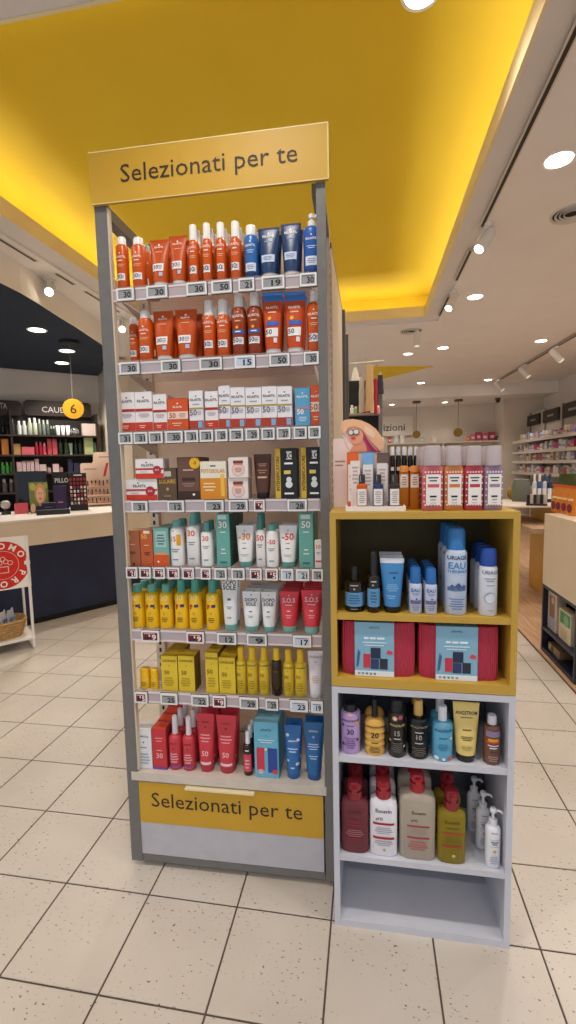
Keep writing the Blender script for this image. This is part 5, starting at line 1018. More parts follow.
# portrait card
P = kbase(40, -.58); w_, h_, _ = bg_size(P, 31, 50, 482); e = empty('portrait_card', P, facing(P))
MB().box(-w_/2, w_/2, 0, .012, 0, h_).build('card', mat('#6d7c3a', .5), e, 0)
def pe(cx, cz, a, b, y, c, nm): MB().prism_y([(w_*cx+w_*a*math.cos(t), h_*cz+h_*b*math.sin(t)) for t in [i*math.tau/20 for i in range(20)]], -y-.001, -y+.0005).build(nm, mat(c, .6), e, 0)
pe(-.3, .85, .16, .12, .001, '#b8b060', 'leafy_blur'); pe(.36, .88, .12, .1, .001, '#9aa050', 'leafy_blur')
pe(.08, .62, .30, .34, .002, '#c89a58', 'blonde_hair'); pe(.0, .12, .48, .12, .003, '#24242c', 'dark_top'); pe(.06, .36, .11, .14, .004, '#d8a080', 'neck')
pe(.07, .58, .20, .25, .005, '#e8b898', 'face'); pe(.0, .64, .035, .02, .006, '#4a3428', 'eye'); pe(.14, .64, .035, .02, .006, '#4a3428', 'eye'); pe(.07, .47, .08, .025, .006, '#c8584a', 'smile'); pe(.07, .56, .025, .035, .006, '#dca486', 'nose')
pe(-.34, .17, .13, .15, .004, '#e0ac8c', 'hand')
tag(e, 'portrait card of a smiling blonde model on the sales counter', 'picture')
# purple boxes and black tray
def bg_box(px0, px1, yt, yb, z, d, c, name, label, cat, dec=(), grp=None):
    P = kbase((px0+px1)/2, yb); P.z = z; w_, h_, m_ = bg_size(P, px0, px1, yt)
    p = P_carton(w_, h_, d, dict(c=c)).decals(list(dec)); p.name = name
    n = Vector((P.x, P.y, 0)).normalized()
    return p.place(Vector((m_.x, m_.y, z))+n*d/2, facing(P), label, cat, grp)
bg_box(53, 66, 486, -.66, ZK, .10, '#33204a', 'purple_carton', 'dark purple gift carton beside the portrait card', 'carton', [('l', -.3, .3, .3, .4, 1, '#c8788a')])
bg_box(52, 67, 472, -.86, ZK, .03, '#1a191c', 'black_sign', 'black lettered header behind the purple carton', 'sign', [('t', 'PILLO', .1, .72, .12, '#c8c4c4')])
bg_box(41, 56, 503, -.44, ZK, .08, '#2c2440', 'purple_box', 'small purple box in front of the portrait card', 'box', [('l', -.4, .4, .5, .7, 1, '#6a5a90')])
bg_box(36, 70, 510, -.27, ZK, .12, '#121114', 'black_tray', 'flat black tray along the counter edge', 'tray')
bg_box(14, 28, 503.5, -.66, ZK, .06, '#c84a58', 'pink_box', 'flat pink box left of the portrait card', 'box')
# card terminal / desk camera
P = kbase(6, -.75); e = empty('round_desk_device', P, facing(P))
MB().loft([(0,.045,.045,2),(.03,.04,.04,2),(.035,.016,.016,2),(.07,.016,.016,2)]).build('foot', mat('#2a2a2e', .3), e)
MB().loft([(.06,.022,.022,2),(.075,.04,.04,2),(.10,.045,.045,2),(.125,.04,.04,2),(.14,.02,.02,2)]).build('round_head', mat('#a8a29a', .3), e)
tag(e, 'small round headed device at the left end of the counter', 'device')
# nail polish rack
P = kbase(79.5, -.50); w_, h_, _ = bg_size(P, 70, 88, 473); e = empty('lipstick_rack', P, facing(P))
MB().box(-w_/2, w_/2, .0, .10, 0, h_).build('rack_body', mat('#121113', .4), e, 0)
tx = MB(); tx.box(-w_*.2, w_*.25, -.0005, .0005, h_*.93, h_*.96); tx.build('header_print', mat('#d8d0c8', .5), e, 0)
cols = ['#a81c2c','#8e1626','#c8a8a0','#d8c8b8','#b8c4c8','#a86a5a','#d8ccc0']
for r in range(7):
    for q in range(5):
        x = -w_*.38+q*w_*.19; z = h_*(.80-r*.105)
        MB().loft([(z, .010,.010,2),(z+h_*.055,.010,.010,2),(z+h_*.07,.006,.006,2)], 8).move(Matrix.Translation((x, -.010, 0))).build('lipstick', mat(cols[(r*(1 if r < 2 else 3)+ (q if r > 1 else 0)) % 7] if r > 1 else cols[r], .3), e)
tag(e, 'black lipstick rack with colourful rows on the counter', 'display stand')
# cream make-up display stand
P = kbase(95, -.88); w_, h_, m_ = bg_size(P, 79, 112, 452); e = empty('makeup_display', Vector((m_.x, m_.y, ZK)), facing(P))
zz = h_*.80
MB().prism_y([(-w_/2,0),(w_/2,0),(w_/2,h_),(-w_*.02,h_),(-w_*.08,h_*.97),(-w_*.10,zz+.02),(-w_*.14,zz),(-w_*.46,zz),(-w_/2,zz*.96)], .05, .09).build('back_card', mat('#e6c8b4', .5), e, 0)
MB().prism_y([(w_*.18,h_*.55),(w_*.30,h_*.80),(w_*.38,h_*.80),(w_*.26,h_*.55)], .049, .0502).build('red_swash', mat('#c8402c', .5), e, 0)
MB().box(-w_*.4, 0, .049, .0502, h_*.68, h_*.70).box(w_*.08, w_*.4, .049, .0502, h_*.90, h_*.92).build('card_print', mat('#a88a7c', .5), e, 0)
for r in range(3):
    z = h_*(.06+.16*r)
    MB().box(-w_*.36, w_*.5, -.04+.025*r, .05, z-.012, z).build('step', mat('#dcbfa8', .5), e, 0)
    for q in range(7):
        x = -w_*.30+q*w_*.12
        t_ = MB().loft([(z, .008,.008,2),(z+h_*.05,.008,.008,2)], 8).move(Matrix.Translation((x, -.02+.025*r, 0))).build('foundation_tube', mat(['#c89a7c','#b07a5c','#7a3c30','#d8b49a'][(q+r) % 4], .35), e)
        MB().loft([(z+h_*.05, .007,.007,2),(z+h_*.10,.006,.006,2)], 8).move(Matrix.Translation((x, -.02+.025*r, 0))).build('tube_cap', mat('#2a201c', .4), t_)
tag(e, 'cream tiered make-up display stand at the end of the counter', 'display stand')

# pharmacy wall shelving
SH_O = .30
wrz = math.atan2(wd.y, wd.x)
def wpx(px, py, off): return onplane(px, py, wallpt(0, off), wn)
def ws(P): return (P-WL0).dot(wd)
sh = empty('wall_shelving', wallpt(0, 0, 0), wrz)
sA, sB = ws(wpx(-60, 440, SH_O)), ws(wpx(98, 440, SH_O))
MB().box(sA, sB, -.0, .03, .25, wpx(48, 416, .02).z).move(Matrix.Scale(-1, 4, (0,1,0))).build('backboard', mat('#201915', .6), sh, 0)
SHZ = [wpx(48, y, SH_O).z for y in (435, 454.5, 472.5, 491, 509)]
for z in SHZ: MB().box(sA, sB, -SH_O, -.03, z-.022, z).build('shelf', mat('#33261d', .5), sh, 0)
for s_ in (sA, ws(wpx(12, 440, SH_O)), sB): MB().box(s_-.012, s_+.012, -SH_O+.01, -.031, .25, SHZ[0]+.3).build('divider', mat('#2a1f19', .5), sh, 0)
tag(sh, 'dark brown wall shelving behind the sales counter', 'shelving')
def wsign(px0, px1, yt, yb, text, tx0, tx1, ty, th, label):
    A, B = wpx(px0, yt, .08), wpx(px1, yb, .08); w_, h_ = ws(B)-ws(A), A.z-B.z
    e = empty('shelf_sign', wallpt((ws(A)+ws(B))/2, .08, B.z), wrz)
    c = .03
    MB().prism_y([(-w_/2+c,0),(w_/2-c,0),(w_/2,c),(w_/2,h_-c),(w_/2-c,h_),(-w_/2+c,h_),(-w_/2,h_-c),(-w_/2,c)], 0, .03).build('board', mat('#2e2420', .5), e, 0)
    t0, t1 = ws(wpx(tx0, ty, .08)), ws(wpx(tx1, ty, .08)); zc = wpx(tx0, ty, .08).z-B.z
    t_ = MB(); flat_text(t_, text, Matrix.Translation(((t0+t1)/2-(ws(A)+ws(B))/2, -.001, zc)), th, t1-t0); t_.build('brand_lettering', mat('#cfc6bc', .5), e, 0)
    tag(e, label, 'sign', 'brand signs over the pharmacy shelves')
wsign(-45, 22, 397.5, 416, 'TA', 0, 7, 408.5, .075, 'dark sign board cut by the left picture edge')
wsign(23.5, 91.5, 399.5, 417.5, 'CAUDALIE', 42, 82, 412, .075, 'dark sign board partly hidden by the yellow number disc')
WCNT = {}
def witem(k, kind, px0, px1, yt, c, cc='#e8e4dc', desc='', off=.20):
    A, B = wpx(px0, yt, off), wpx(px1, yt, off); w_ = ws(B)-ws(A); z = SHZ[k]; h_ = (A.z+B.z)/2-z
    d_ = min(w_, .08) if kind == 'carton' else w_
    o = dict(c=c, cc=cc, ct=.74, cr=.6, nm='bottle', d=.08)
    p = KIND[kind](w_*.94, h_, d_, o)
    WCNT[k] = WCNT.get(k, 0)+1
    p.place(wallpt((ws(A)+ws(B))/2, off, z+.0005), wrz, '%s, %s from left on the %s dark wall shelf' % (desc, ORD[WCNT[k]], ORD[k+1]), 'carton' if kind == 'carton' else ('tube' if kind == 'tube' else 'bottle'), 'products on the pharmacy wall')
for px0, px1, yt, kd, c, cc, ds in ((.5,4.5,421,'jar','#17161a','#2c2a2c','black bottle'),(5,9.5,421,'jar','#17161a','#2c2a2c','black bottle'),(10.5,14,419,'jar','#4a4c4e','#6a6a6c','grey bottle'),(16,21,421,'jar','#cdd2cc','#e8e8e4','pale jar'),(21.3,26.3,421,'jar','#cdd2cc','#e8e8e4','pale jar'),(26.8,31.5,418,'jar','#c8ccb4','#e8e8e0','pale green bottle'),(31.8,36.8,418,'jar','#d4d8c4','#e8e8e0','pale green bottle'),(37.2,40.8,419,'jar','#7c8a74','#c8ccc0','sage bottle'),(41.5,45,420,'jar','#8a988c','#c8ccc0','sage bottle'),(45.3,49,420,'jar','#5e6e64','#c8ccc0','dark sage bottle'),(50,52.3,426,'jar','#3a4036','#c8ccc0','small dark bottle'),(52.5,55,426,'jar','#3a4036','#c8ccc0','small dark bottle'),(55.3,60,425.5,'tube','#e8e6e2','#e0e0dc','white tube'),(60.3,65,425.5,'tube','#e8e6e2','#e0e0dc','white tube'),(65.3,70,425.5,'tube','#e8e6e2','#e0e0dc','white tube'),(81,97,424,'carton','#d8c4b8','#fff','pale gift box')):
    witem(0, kd, px0, px1, yt, c, cc if len(cc) == 7 else '#ffffff', ds)
for px0, px1, yt, kd, c, cc, ds in ((.5,8,439,'carton','#c8782c','#ffffff','orange box'),(12.5,20,444,'carton','#b08850','#ffffff','tan box'),(20.5,34,447,'carton','#c85a64','#ffffff','wide pink box'),(34.5,38,442,'jar','#c83048','#d86070','red bottle'),(38.5,42,442,'jar','#c83048','#d86070','red bottle'),(42.3,46,443,'jar','#d85464','#e8a0a0','coral bottle'),(46.5,51,439,'carton','#b8404c','#ffffff','red box'),(51.5,56.5,439,'carton','#c04a54','#ffffff','red box'),(57.5,62,438,'jar','#2e3a24','#1e2418','dark green bottle'),(63,68,438,'jar','#2e3a24','#1e2418','dark green bottle'),(68.5,72.5,443,'tube','#8aa48c','#d8dcd4','pale green tube'),(73.5,77,439,'jar','#1e2824','#141816','dark bottle'),(77.5,82,439,'jar','#1e2824','#141816','dark bottle'),(83,92.5,438,'carton','#a8b07c','#ffffff','green printed box'),(93.3,97,442,'tube','#6c8a68','#d8dcd4','green tube')):
    witem(1, kd, px0, px1, yt, c, cc, ds)
for px0, px1, yt, kd, c, cc, ds in ((.3,4.5,462,'jar','#3f8a34','#78c05a','green bottle'),(4.8,9,462,'jar','#3f8a34','#78c05a','green bottle'),(9.3,13.8,462,'jar','#3f8a34','#78c05a','green bottle'),(16,21.5,462,'carton','#dcb8bc','#ffffff','pink box'),(21.8,25.6,461,'carton','#e4ccc8','#ffffff','pale box'),(26,29.8,461,'carton','#dcb8bc','#ffffff','pink box'),(30,33.8,461,'carton','#e4ccc8','#ffffff','pale box'),(34.2,38.6,459,'carton','#dcb8bc','#ffffff','tall pink box'),(39,46,464.5,'carton','#dcc0bc','#ffffff','low pink box'),(47,51,466,'jar','#c8a8a0','#2c2420','small jar'),(52,58.5,464,'carton','#e8c8c8','#ffffff','square pink box'),(59,63,466,'jar','#b89088','#2c2420','small jar'),(67,72,459,'carton','#28304c','#ffffff','navy box'),(73,78.5,463,'carton','#2c3450','#ffffff','low navy box')):
    witem(2, kd, px0, px1, yt, c, cc, ds)
for px0, px1, yt, kd, c, cc, ds in ((1,7,479,'jar','#4a4238','#c8c4b8','brown jar'),(8,14.5,479,'jar','#4a4238','#c8c4b8','brown jar')):
    witem(3, kd, px0, px1, yt, c, cc, ds)
# silver ball ornament
A = wpx(74.5, 429, .25); r_ = .055
e = empty('silver_ball', Vector((A.x, A.y, SHZ[0]+.001)), wrz)
MB().loft([(r_*(1+math.sin(-1.5+3*i/10)), max(r_*math.cos(-1.5+3*i/10), .002), max(r_*math.cos(-1.5+3*i/10), .002), 2) for i in range(11)], 18).build('ball', mat('#d0d0d4', .12, .9), e)
MB().loft([(-.0005,.03,.03,2),(.006,.03,.03,2)]).build('foot_ring', mat('#8a8a8e', .3, .8), e)
tag(e, 'shiny silver ball on the top pharmacy shelf', 'ornament')
# hanging number disc
P = onz(68, 341, 2.752)
c6 = onplane(73.3, 408.8, P, Vector((P.x, P.y, 0)).normalized())
e = empty('number_sign', Vector((c6.x, c6.y, c6.z)), facing(c6))
r6 = 8.3/F*c6.length
MB().tube([(0,-.012,0),(0,.012,0)], r6, 32).build('disc', mat('#e0a41c', .5), e)
t_ = MB(); flat_text(t_, '6', Matrix.Translation((0,-.0135,-r6*.48)), r6*.95); t_.build('numeral', mat('#3a2a14', .5), e, 0)
MB().tube([(0,0,r6),(0,0,2.752-c6.z-.02)], .0025, 6).build('wire', mat('#8a8680', .4), e)
MB().loft([(2.752-c6.z-.03,.10,.10,2),(2.752-c6.z-.0005,.10,.10,2)]).build('ceiling_mount', mat('#101216', .5), e)
tag(e, 'round yellow hanging sign with the number 6', 'sign')

# promo stand with basket
fd = Vector((math.cos(.85), math.sin(.85), 0)); fn = Vector((fd.y, -fd.x, 0))
R0 = onz(36, 648, 0); R0 = Vector((R0.x, R0.y, 0))
def spx(px, py): P = onplane(px, py, R0, fn); return (P-R0).dot(fd), P.z
st = empty('promo_stand', R0, .85)
xr, ztp = spx(27.5, 535.5); xb, zbt = spx(31.7, 586)
xm = (xr+xb)/2; WS = .62
cx_, cz_ = spx(2.5, 565.5); rr = spx(29.7, 565)[0]-cx_
M_wm = mat('#e9e4de', .4)
cardp = MB().box(xm-WS, xm, .0, .012, zbt, ztp).build('sign_card', mat('#f0e9e2', .5), st, 0)
def disc(r, y, m, nm, n=40): MB().add([(cx_+r*math.cos(i*math.tau/n), y, cz_+r*math.sin(i*math.tau/n)) for i in range(n)], [tuple(range(n))]).build(nm, mat(m, .5), cardp, 0)
disc(rr, -.0008, '#cf2418', 'red_disc'); disc(rr*.60, -.0014, '#f0d8d0', 'inner_ring'); disc(rr*.585, -.0019, '#cf2418', 'inner_disc')
def arc_text(txt, r, a0, a1, h_, flip):
    n = len(txt)
    for i, ch in enumerate(txt):
        a = a0+(a1-a0)*i/(n-1)
        t_ = MB(); R = Matrix.Translation((cx_+r*math.cos(a), -.0015, cz_+r*math.sin(a))) @ Matrix.Rotation(-(a-math.pi/2) if not flip else -(a+math.pi/2), 4, 'Y')
        flat_text(t_, ch, R, h_, None, .025); t_.build('letter', mat('#f4ece4', .5), cardp, 0)
arc_text('PROMO', rr*.68, math.radians(150), math.radians(30), rr*.25, False)
arc_text('PROMO', rr*.68, math.radians(-30), math.radians(-150), rr*.25, False)
MB().box(cx_-rr*.18, cx_+rr*.22, -.0026, -.002, cz_-rr*.34, cz_-rr*.05).build('basket_drawing', mat('#e8b8b0', .5), cardp, 0)
MB().box(cx_-rr*.14, cx_+rr*.18, -.0032, -.0027, cz_-rr*.30, cz_-rr*.09).build('basket_drawing_inside', mat('#cf2418', .5), cardp, 0)
for k, (dx, dz) in enumerate(((-.1,.1),(.12,.14),(.28,.08),(.02,.26))):
    MB().add([(cx_+rr*dx+rr*.10*math.cos(i*math.tau/12)*(1 if j == 0 else .75), -.0026, cz_+rr*dz+rr*.10*math.sin(i*math.tau/12)*(1 if j == 0 else .75)) for j in (0,1) for i in range(12)], [(i, (i+1)%12, 12+(i+1)%12, 12+i) for i in range(12)]).build('gift_drawing', mat('#f0d0c8', .5), cardp, 0)
MB().box(cx_+rr*.80, cx_+rr*1.02, -.0016, -.0010, cz_-rr*.08, cz_+rr*.08).box(cx_+rr*.87, cx_+rr*.97, -.0017, -.0011, cz_-rr*.18, cz_+rr*.18).build('white_cross', mat('#f0e9e2', .5), cardp, 0)
zsf = spx(33, 636)[1]
for x in (xm-.012, xm-WS+.012):
    MB().tube([(x, .004, ztp), (x+.0, .004, 0.012)], .011, 8).build('leg', M_wm, st)
    MB().tube([(x, .30, .52), (x, .30, .012)], .010, 8).build('leg', M_wm, st)
    MB().tube([(x, .004, .011), (x, .30, .011)], .010, 8).build('foot_rail', M_wm, st)
MB().box(xm-WS, xm, -.01, .31, zsf-.02, zsf).build('lower_shelf', M_wm, st, 0)
tag(st, 'white promo stand with red round sign by the counter', 'display stand')
bk = empty('wicker_basket', R0+fd*(xm-.25)+fn*-.15+Vector((0,0,zsf+.0005)), .85)
BW, BH = .22, .14
MB().loft([(0, BW*.82, .12, 2.6), (BH, BW, .145, 2.6), (BH, BW*.96, .137, 2.6), (.012, BW*.78, .112, 2.6)], 28).build('basket_body', noisy('wicker', '#9a7440', '#c09a62', 60, .7, 3, (1,1,.3)), bk)
for r in range(7):
    z = .008+r*(BH-.008)/6.5; k = z/BH
    pts = [(q[0], q[1], z) for q in section(BW*(.82+.18*k)+.002, .12+.025*k+.002, 2.6, 28)]
    MB().tube(pts+[pts[0]], .006, 5).build('wicker_ring', noisy('wicker_strand', '#a47c48', '#c8a26a', 40, .7), bk)
tag(bk, 'oval wicker basket on the promo stand shelf', 'basket')
for i in range(5):
    x = -.12+i*.06; e = empty('wrapped_sachet', bk.location+fd*x+fn*(.03-.03*(i % 3))+Vector((0,0,.03)), .85+1.2-.06*i)
    t_ = MB(); vs = []
    for a_ in range(4):
        for b_ in range(5): vs.append((-.045+.03*a_+.004*math.sin(b_*3+i), .012*math.sin(a_*1.9+b_*1.3+i), b_*.045))
    for a_ in range(4):
        for b_ in range(5): vs.append((-.045+.03*a_+.004*math.sin(b_*3+i), .012*math.sin(a_*1.9+b_*1.3+i)+.006, b_*.045))
    f_ = [(a_*5+b_, (a_+1)*5+b_, (a_+1)*5+b_+1, a_*5+b_+1) for a_ in range(3) for b_ in range(4)]
    f_ += [tuple(20+q for q in reversed(g)) for g in f_]
    ed = [0,5,10,15,16,17,18,19,14,9,4,3,2,1]
    f_ += [(ed[q], 20+ed[q], 20+ed[(q+1)%14], ed[(q+1)%14]) for q in range(14)]
    t_.add(vs, f_).build('wrapper', mat(['#d8d4d8','#b8c4d8','#e4dcd0'][i % 3], .3), e, 60)
    MB().box(-.03, .03, -.016, -.0135, .09, .12).build('print_band', mat(['#5a74a8','#8a9ac0','#a88a6a'][i % 3], .5), e, 0)
    tag(e, '%s crinkled wrapped sachet from the left in the wicker basket' % ORD[i+1], 'sachet', 'sachets in the wicker basket')

# ================================================================== RIGHT: CABINET, ISLAND, WALL SHELVES
cab = empty('low_cabinet', (1.24, 3.04, 0))
M_cw = noisy('cream_white_laminate', '#d8c6ac', '#decdb4', 5, .4); M_nv = noisy('navy_cabinet', '#171b30', '#1b2038', 5, .45)
CL, CWd = .575, .50
MB().box(0, CWd, 0, CL, .512, 1.02).build('upper_body', M_cw, cab, 0)
MB().box(0, CWd, 0, .022, .02, .512).build('side_panel', M_nv, cab, 0); MB().box(0, CWd, CL-.022, CL, .02, .512).build('side_panel', M_nv, cab, 0)
MB().box(0, CWd, .022, CL-.022, .02, .045).build('bottom_panel', M_nv, cab, 0); MB().box(0, CWd, .022, CL-.022, .49, .512).build('rail', M_nv, cab, 0)
MB().box(.28, .30, .022, CL-.022, .045, .49).build('back_panel', M_nv, cab, 0)
zsh = max(onx(548, 631, 1.24).z, .175)
MB().box(0.002, .28, .022, CL-.022, zsh-.02, zsh).build('shelf', M_nv, cab, 0)
tag(cab, 'low cabinet with cream upper body and navy open shelves', 'cabinet')
def cab_box(px0, px1, yt, z, d, c, name, label, dec, hm=.27):
    A = onx(px0, yt, 1.27); B = onx(px1, yt, 1.27); w_ = abs(A.y-B.y); h_ = min(A.z-z, hm)
    p = P_carton(w_*.95, h_, d, dict(c=c)).decals(dec); p.name = name
    p.place(Vector((1.27+d/2, (A.y+B.y)/2, z+.0005)), -math.pi/2, label, 'box')
cab_box(548.3, 557.5, 590, zsh, .06, '#cbbcae', 'picture_carton', 'pale carton with photo print on the navy shelf', [('p', -.3, .3, .35, .92, '#8a6a50'), ('o', .05, .8, .16, '#d8b090'), ('p', -.4, .4, .05, .35, '#9aa0b8')])
cab_box(559, 572, 607, zsh, .06, '#d8ceb8', 'folded_bag_carton', 'cream carton with green leaf print on the navy shelf', [('p', -.4, .45, .55, .95, '#3f8a5a'), ('o', .1, .7, .2, '#78b088'), ('l', -.4, .3, .1, .4, 4, '#b89a6a')])
cab_box(548, 560, 641, .0455, .10, '#8a7458', 'brown_carton', 'brown carton lying in the bottom navy compartment', [('p', -.4, .1, .3, .9, '#c8b090'), ('o', -.1, .5, .15, '#5a3a2a')], hm=.095)
# stand-up orange pouches on the cabinet
for i, px in enumerate((556.5, 561.5, 567, 573)):
    B = onx(px, 508+i*1.2, 1.36); w_ = .085; h_ = .20
    e = empty('snack_pouch', (1.36, B.y, 1.0205), -math.pi/2+.25)
    MB().loft([(0, .043, .022, 2.4), (.02, .045, .026, 2.4), (.10, .044, .018, 2.4), (.17, .043, .004, 2.4), (h_, .043, .002, 2.4)], 16).build('pouch', mat('#d8822a', .4), e)
    MB().box(-.043, .043, -.0045, .0045, h_-.018, h_).build('seal', mat('#c85a1c', .5), e, 0)
    MB().prism_y([(-.022+.044*(.5+.5*math.cos(t)), .05+.03*math.sin(t)) for t in [q*math.tau/14 for q in range(14)]], -.029, -.026).build('oval_print', mat('#7a2038', .5), e, 0)
    MB().box(-.025, .025, -.0215, -.0185, .10, .115).build('label_band', mat('#f0d8a0', .5), e, 0)
    tag(e, '%s orange stand-up pouch with dark oval on the low cabinet' % ('farthest','second','third','nearest')[i], 'pouch', 'orange pouches on the low cabinet')
B = onx(566, 478, 1.5)
e = empty('green_bag', (1.52, B.y, 1.0205), -1.2)
gh = .27
MB().loft([(gh*t, .10*(1-.12*t*t), .05*(1-.45*t), 2.6) for t in (0,.05,.3,.6,.85,1)], 20).build('bag_body', noisy('moss_fabric', '#3a4222', '#4c552c', 30, .9), e)
MB().tube([(-.05,-.02,gh*.98),(-.045,-.03,gh*1.15),(0,-.03,gh*1.22),(.045,-.03,gh*1.15),(.05,-.02,gh*.98)], .007, 6).build('handle', mat('#6a745c', .7), e)
tag(e, 'moss green bag behind the orange pouches', 'bag')
# island with yellow body behind the cabinet
isl = empty('display_island', (1.76, 4.55, 0))
ti = onx(540, 504, 1.76).z
MB().box(0, .7, .3, 1.0, 0.018, ti).build('yellow_body', noisy('ochre_laminate', '#c8921c', '#d09a22', 6, .45), isl, 0)
zt_ = onx(532, 522, 1.62).z
MB().box(-.30, -.001, .0, 2.2, zt_-.045, zt_).build('wooden_ledge', noisy('ledge_wood', '#a88668', '#b89678', 6, .5, 4, (6,1,1)), isl, 0)
MB().box(-.50, 0.7, .30, 1.25, ti, ti+.015).build('tray_top', mat('#d8c8b8', .45), isl, 0)
MB().tube([(-.20,1.9,.02),(-.21,1.9,.3),(-.24,1.9,.6),(-.28,1.9,zt_-.046)], .018, 8).build('curved_leg', mat('#1c1a1a', .4), isl)
tag(isl, 'ochre display island with wooden ledge on the right', 'display stand')
def isl_item(px0, px1, yt, yb, build, name, label, cat, grp=None, y=None, dz=0):
    P = Vector((ony((px0+px1)/2, yb, y).x, y, ti+.0155+dz)); w_, h_, m_ = bg_size(P, px0, px1, yt)
    e = empty(name, P, facing(P)); build(e, w_, h_); tag(e, label, cat, grp)
def b_crate(e, w, h):
    MB().loft([(0,w/2,.09,99),(h*.15,w/2,.09,99)]).build('base', mat('#141416', .4), e, 0)
    for i in range(6): MB().loft([(h*.15,.018,.05,6),(h*.95,.016,.045,6)], 12).move(Matrix.Translation((-w*.40+i*w*.16,0,0))).build('compact', mat(['#1c1a1e','#c8b8a8','#26222a','#8a7868'][i % 4], .35), e)
def b_soft(c):
    def f(e, w, h): 
        MB().loft([(0,w*.44,.05,3),(h*.2,w*.5,.06,3),(h*.7,w*.48,.05,3),(h,w*.38,.02,3)], 18).build('pouch_body', mat(c, .7), e); MB().tube([(-w*.36,-.02,h*.98),(0,-.022,h),(w*.36,-.02,h*.98)], .004, 6).build('zip', mat('#c8c0b4', .5), e)
    return f
def b_ball(e, w, h):
    r = w/2
    for i in range(10):
        a = i*math.pi/10
        MB().loft([(r*(1+math.sin(-1.45+2.9*k/8)), r*math.cos(-1.45+2.9*k/8), r*.18*math.cos(-1.45+2.9*k/8)+.002, 2) for k in range(9)], 10).move(Matrix.Rotation(a, 4, 'Z')).build('ruffle', mat('#b8921c' if i % 2 else '#8a6a14', .8), e)
def b_bot(c, cc):
    def f(e, w, h):
        p = P_jar(w, h, w, dict(c=c, cc=cc, ct=.75, cr=.55))
        p.decals([('p', -.4, .4, .12, .5, '#e8e8ea')])
        for nm, mb, m, sm in p.parts: mb.build(nm, m, e, sm)
    return f
isl_item(526, 547, 494, 505, b_crate, 'makeup_tray', 'black tray of compacts on the ochre island', 'tray', y=4.98)
isl_item(511, 531, 479, 491, b_soft('#6a6a5c'), 'grey_pouch', 'grey green zipped pouch on the ochre island', 'bag', y=5.45)
isl_item(506, 520, 487, 501, b_ball, 'bath_pouf', 'ruffled mustard bath pouf on the ochre island', 'bath pouf', y=5.68)
for i, (a, b, c, cc, cl) in enumerate(((532,536.5,'#c8ccd4','#e8e8ea','white'),(537,541.5,'#3a5c8a','#e8e8ea','blue'),(542,546.5,'#c8ccd4','#3a5c8a','white'),(547,552,'#1f3050','#2a3c5c','navy'))):
    isl_item(a, b, 474, 494, b_bot(c, cc), 'lotion_bottle', '%s lotion bottle, %s in the row on the ochre island' % (cl, ORD[i+1]), 'bottle', 'lotions on the ochre island', y=5.30)
# right wall shelves
RX = 3.46
rsh = empty('wall_shelving', (RX, 6, 0))
RZs = [onx(545, y, RX-.35).z for y in (437, 449.5, 460.5, 473, 488)]
yA, yB = onx(585, 440, RX-.35).y, onx(513.5, 440, RX-.35).y
for z in RZs: MB().box(-.36, -.001, yA-6, yB-6, z-.03, z).build('shelf', mat('#a59684', .5), rsh, 0); 
for z in RZs: MB().box(-.372, -.361, yA-6, yB-6, z-.05, z+.004).build('price_strip', mat('#cfc2b4', .4), rsh, 0)
for k in range(5): y = yA+(yB-yA)*k/4; MB().box(-.03, -.002, y-6-.02, y-6+.02, 0, RZs[0]+.60).build('upright', mat('#9a8c7c', .5), rsh, 0)
MB().box(-.001, .02, yA-6, yB-6, .018, RZs[0]+.60).build('back_panel', mat('#c8baa8', .6), rsh, 0)
tag(rsh, 'long pale wall shelves full of small boxes on the far right', 'shelving')
pal = ['#e6e0dc','#efeae4','#dcd4d0','#d8a8b4','#c84a7a','#e8d8c0','#b8a8c8','#8a9cc0','#e4c49c','#f2eeea','#3a4a78','#cfc8c0']
cname = {'#e6e0dc':'white','#efeae4':'ivory','#dcd4d0':'pale grey','#d8a8b4':'pink','#c84a7a':'magenta','#e8d8c0':'cream','#b8a8c8':'lilac','#8a9cc0':'pale blue','#e4c49c':'peach','#f2eeea':'bright white','#3a4a78':'dark blue','#cfc8c0':'greige'}
rnd = random.Random(3)
for k, z in enumerate(RZs[:4]):
    y = yB-.12; n = 0
    while y > yA+.05 and n < 24:
        w_ = rnd.uniform(.09, .17); h_ = rnd.uniform(.10, .165); c = rnd.choice(pal); n += 1
        p = P_carton(w_*.94, h_, .10, dict(c=c)) if rnd.random() < .75 else P_jar(w_*.6, h_, w_*.6, dict(c=c, cc=rnd.choice(['#f0ece6','#c84a6a','#4a5a88']), ct=.76, cr=.6))
        p.decals([('p', -.42, .42, .25, .5, rnd.choice(['#c85a78','#8a9cc0','#f0ece6','#d8b070']))])
        p.place(Vector((RX-.24, y-w_/2, z+.0005)), -math.pi/2, '%s %s, %s from the far end of the %s right wall shelf' % (cname[c], 'box' if p.name == 'carton' else 'bottle', ORD[n], ORD[k+1]), 'box' if p.name == 'carton' else 'bottle', 'goods on the right wall shelves')
        y -= w_+rnd.uniform(.005, .03)
for i, (a, b, yt, yb) in enumerate(((527.4,539,416.5,426.5),(543,558,411.5,423),(562.5,584,404.5,418.5))):
    A = onx(a, yt, RX-.04); B = onx(b, yb, RX-.04); zt2 = A.z; zb2 = onx(a, yb, RX-.04).z
    e = empty('category_sign', (RX-.03, (A.y+B.y)/2, zb2), 0); L_ = abs(A.y-B.y)/2
    MB().box(-.012, .012, -L_, L_, 0, zt2-zb2).build('board', mat('#241c18', .5), e, 0)
    MB().box(-.0135, -.0125, -L_*.4, L_*.4, (zt2-zb2)*.42, (zt2-zb2)*.58).build('faint_lettering', mat('#a89c90', .5), e, 0)
    tag(e, 'dark brown category board on the right wall, %s' % ('farthest of three','middle of three','nearest of three')[i], 'sign', 'category boards on the right wall')
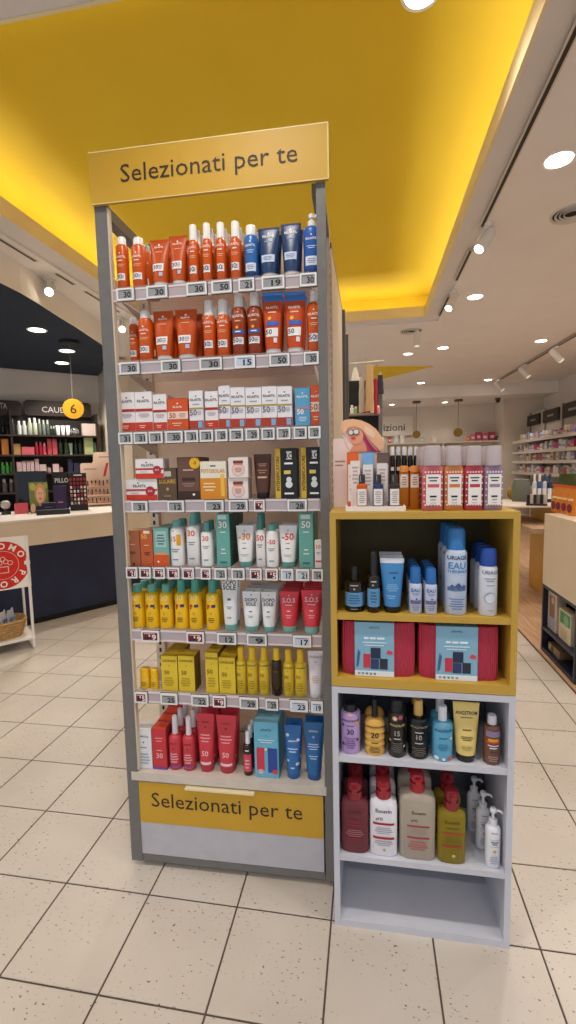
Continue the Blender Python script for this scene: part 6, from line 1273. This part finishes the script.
# back of the shop
bs = empty('back_shelving', (0, 11.45, 0))
bx0, bx1 = ony(386, 440, 11.45).x, ony(501.5, 440, 11.45).x; bz = ony(450, 441.5, 11.45).z
M_bw = mat('#e9ddcc', .5)
for z in (bz, bz-.35, bz-.7, bz-1.05): MB().box(bx0, bx1, 0, .4, z-.03, z).build('shelf', M_bw, bs, 0)
MB().box(bx0, bx1, .4, .43, 0, bz).build('back_panel', mat('#e4d6c4', .5), bs, 0)
for x in (bx0, (bx0+bx1)/2, bx1-.03): MB().box(x, x+.03, 0, .4, 0, bz-.03).build('divider', M_bw, bs, 0)
tag(bs, 'white shelving against the far back wall', 'shelving')
for i, (a, b, yt, c, nm) in enumerate(((466,469,436,'#e0904a','orange'),(470,475,434,'#d8788a','pink'),(475.5,481,432,'#c84a6a','raspberry'),(481.5,488,433,'#d8687c','rose'),(488.5,495,432,'#c03a5c','crimson'),(496,500,436.5,'#4a7a5a','green'),(388,391,437,'#c8402c','red'),(394,398,436,'#c8d0d8','pale blue'),(400,404,435.5,'#e8e4e0','white'),(420,424,437,'#b8c0a8','sage'),(432,436,437,'#e8dcd0','cream'))):
    A = ony(a, yt, 11.6); B = ony(b, yt, 11.6)
    p = P_carton((B.x-A.x)*.95, A.z-bz, .12, dict(c=c)).decals([('p', -.3, .3, .3, .6, '#f0e4e0')])
    p.place(((A.x+B.x)/2, 11.6, bz+.0005), 0, '%s box on top of the far white shelving' % nm, 'box', 'boxes on the far white shelving')
A = ony(376, 416.5, 11.9); B = ony(413, 435, 11.9)
e = empty('department_sign', ((A.x+B.x)/2, 11.93, B.z))
w_, h_ = B.x-A.x, A.z-B.z
MB().box(-w_/2, w_/2, 0, .04, 0, h_).build('board', mat('#e4dacd', .5), e, 0)
t0 = ony(383.5, 431, 11.9); t1 = ony(405, 431, 11.9)
t_ = MB(); flat_text(t_, 'izioni', Matrix.Translation(((t0.x+t1.x)/2-(A.x+B.x)/2, -.001, t0.z-B.z)), .17, t1.x-t0.x, .01); t_.build('lettering', mat('#2e2a28', .5), e, 0)
tag(e, 'white department sign with dark letters on the far wall', 'sign')
for i, (px, pz, yc) in enumerate(((416.5,434.5,405),(458,432.5,403))):
    c_ = ony(px, pz, 10.9); e = empty('pendant_disc', c_, 0); r_ = (3.6+.5*i)/F*11
    MB().tube([(0,-.02,0),(0,.02,0)], r_, 24).build('brass_disc', mat('#8a6a2c', .3, .6), e)
    MB().tube([(0,0,r_),(0,0,2.75-c_.z)], .006, 6).build('wire', mat('#8a7a64', .4), e)
    MB().loft([(2.75-c_.z-.04,.09,.09,2),(2.75-c_.z-.0005,.09,.09,2)]).build('ceiling_canopy', mat('#6a5230', .4), e)
    tag(e, 'round brass pendant disc on a wire, %s one' % ('left','right')[i], 'pendant', 'brass pendant discs')
# dome camera near the far end of the right track
P = onz(498, 398, 2.75); e = empty('dome_camera', P)
MB().loft([(-.05,.05,.05,2),(0,.06,.06,2)]).build('housing', mat('#3a3836', .4), e); MB().loft([(-.10,.012,.012,2),(-.085,.035,.035,2),(-.05,.045,.045,2)]).build('dome', mat('#101012', .1), e)
tag(e, 'small dark dome camera under the far ceiling', 'camera')
dup_ = {k: len(v) for k, v in LABELS.items() if len(v) > 1}
if dup_: print('DUP LABELS', list(dup_.items())[:10])
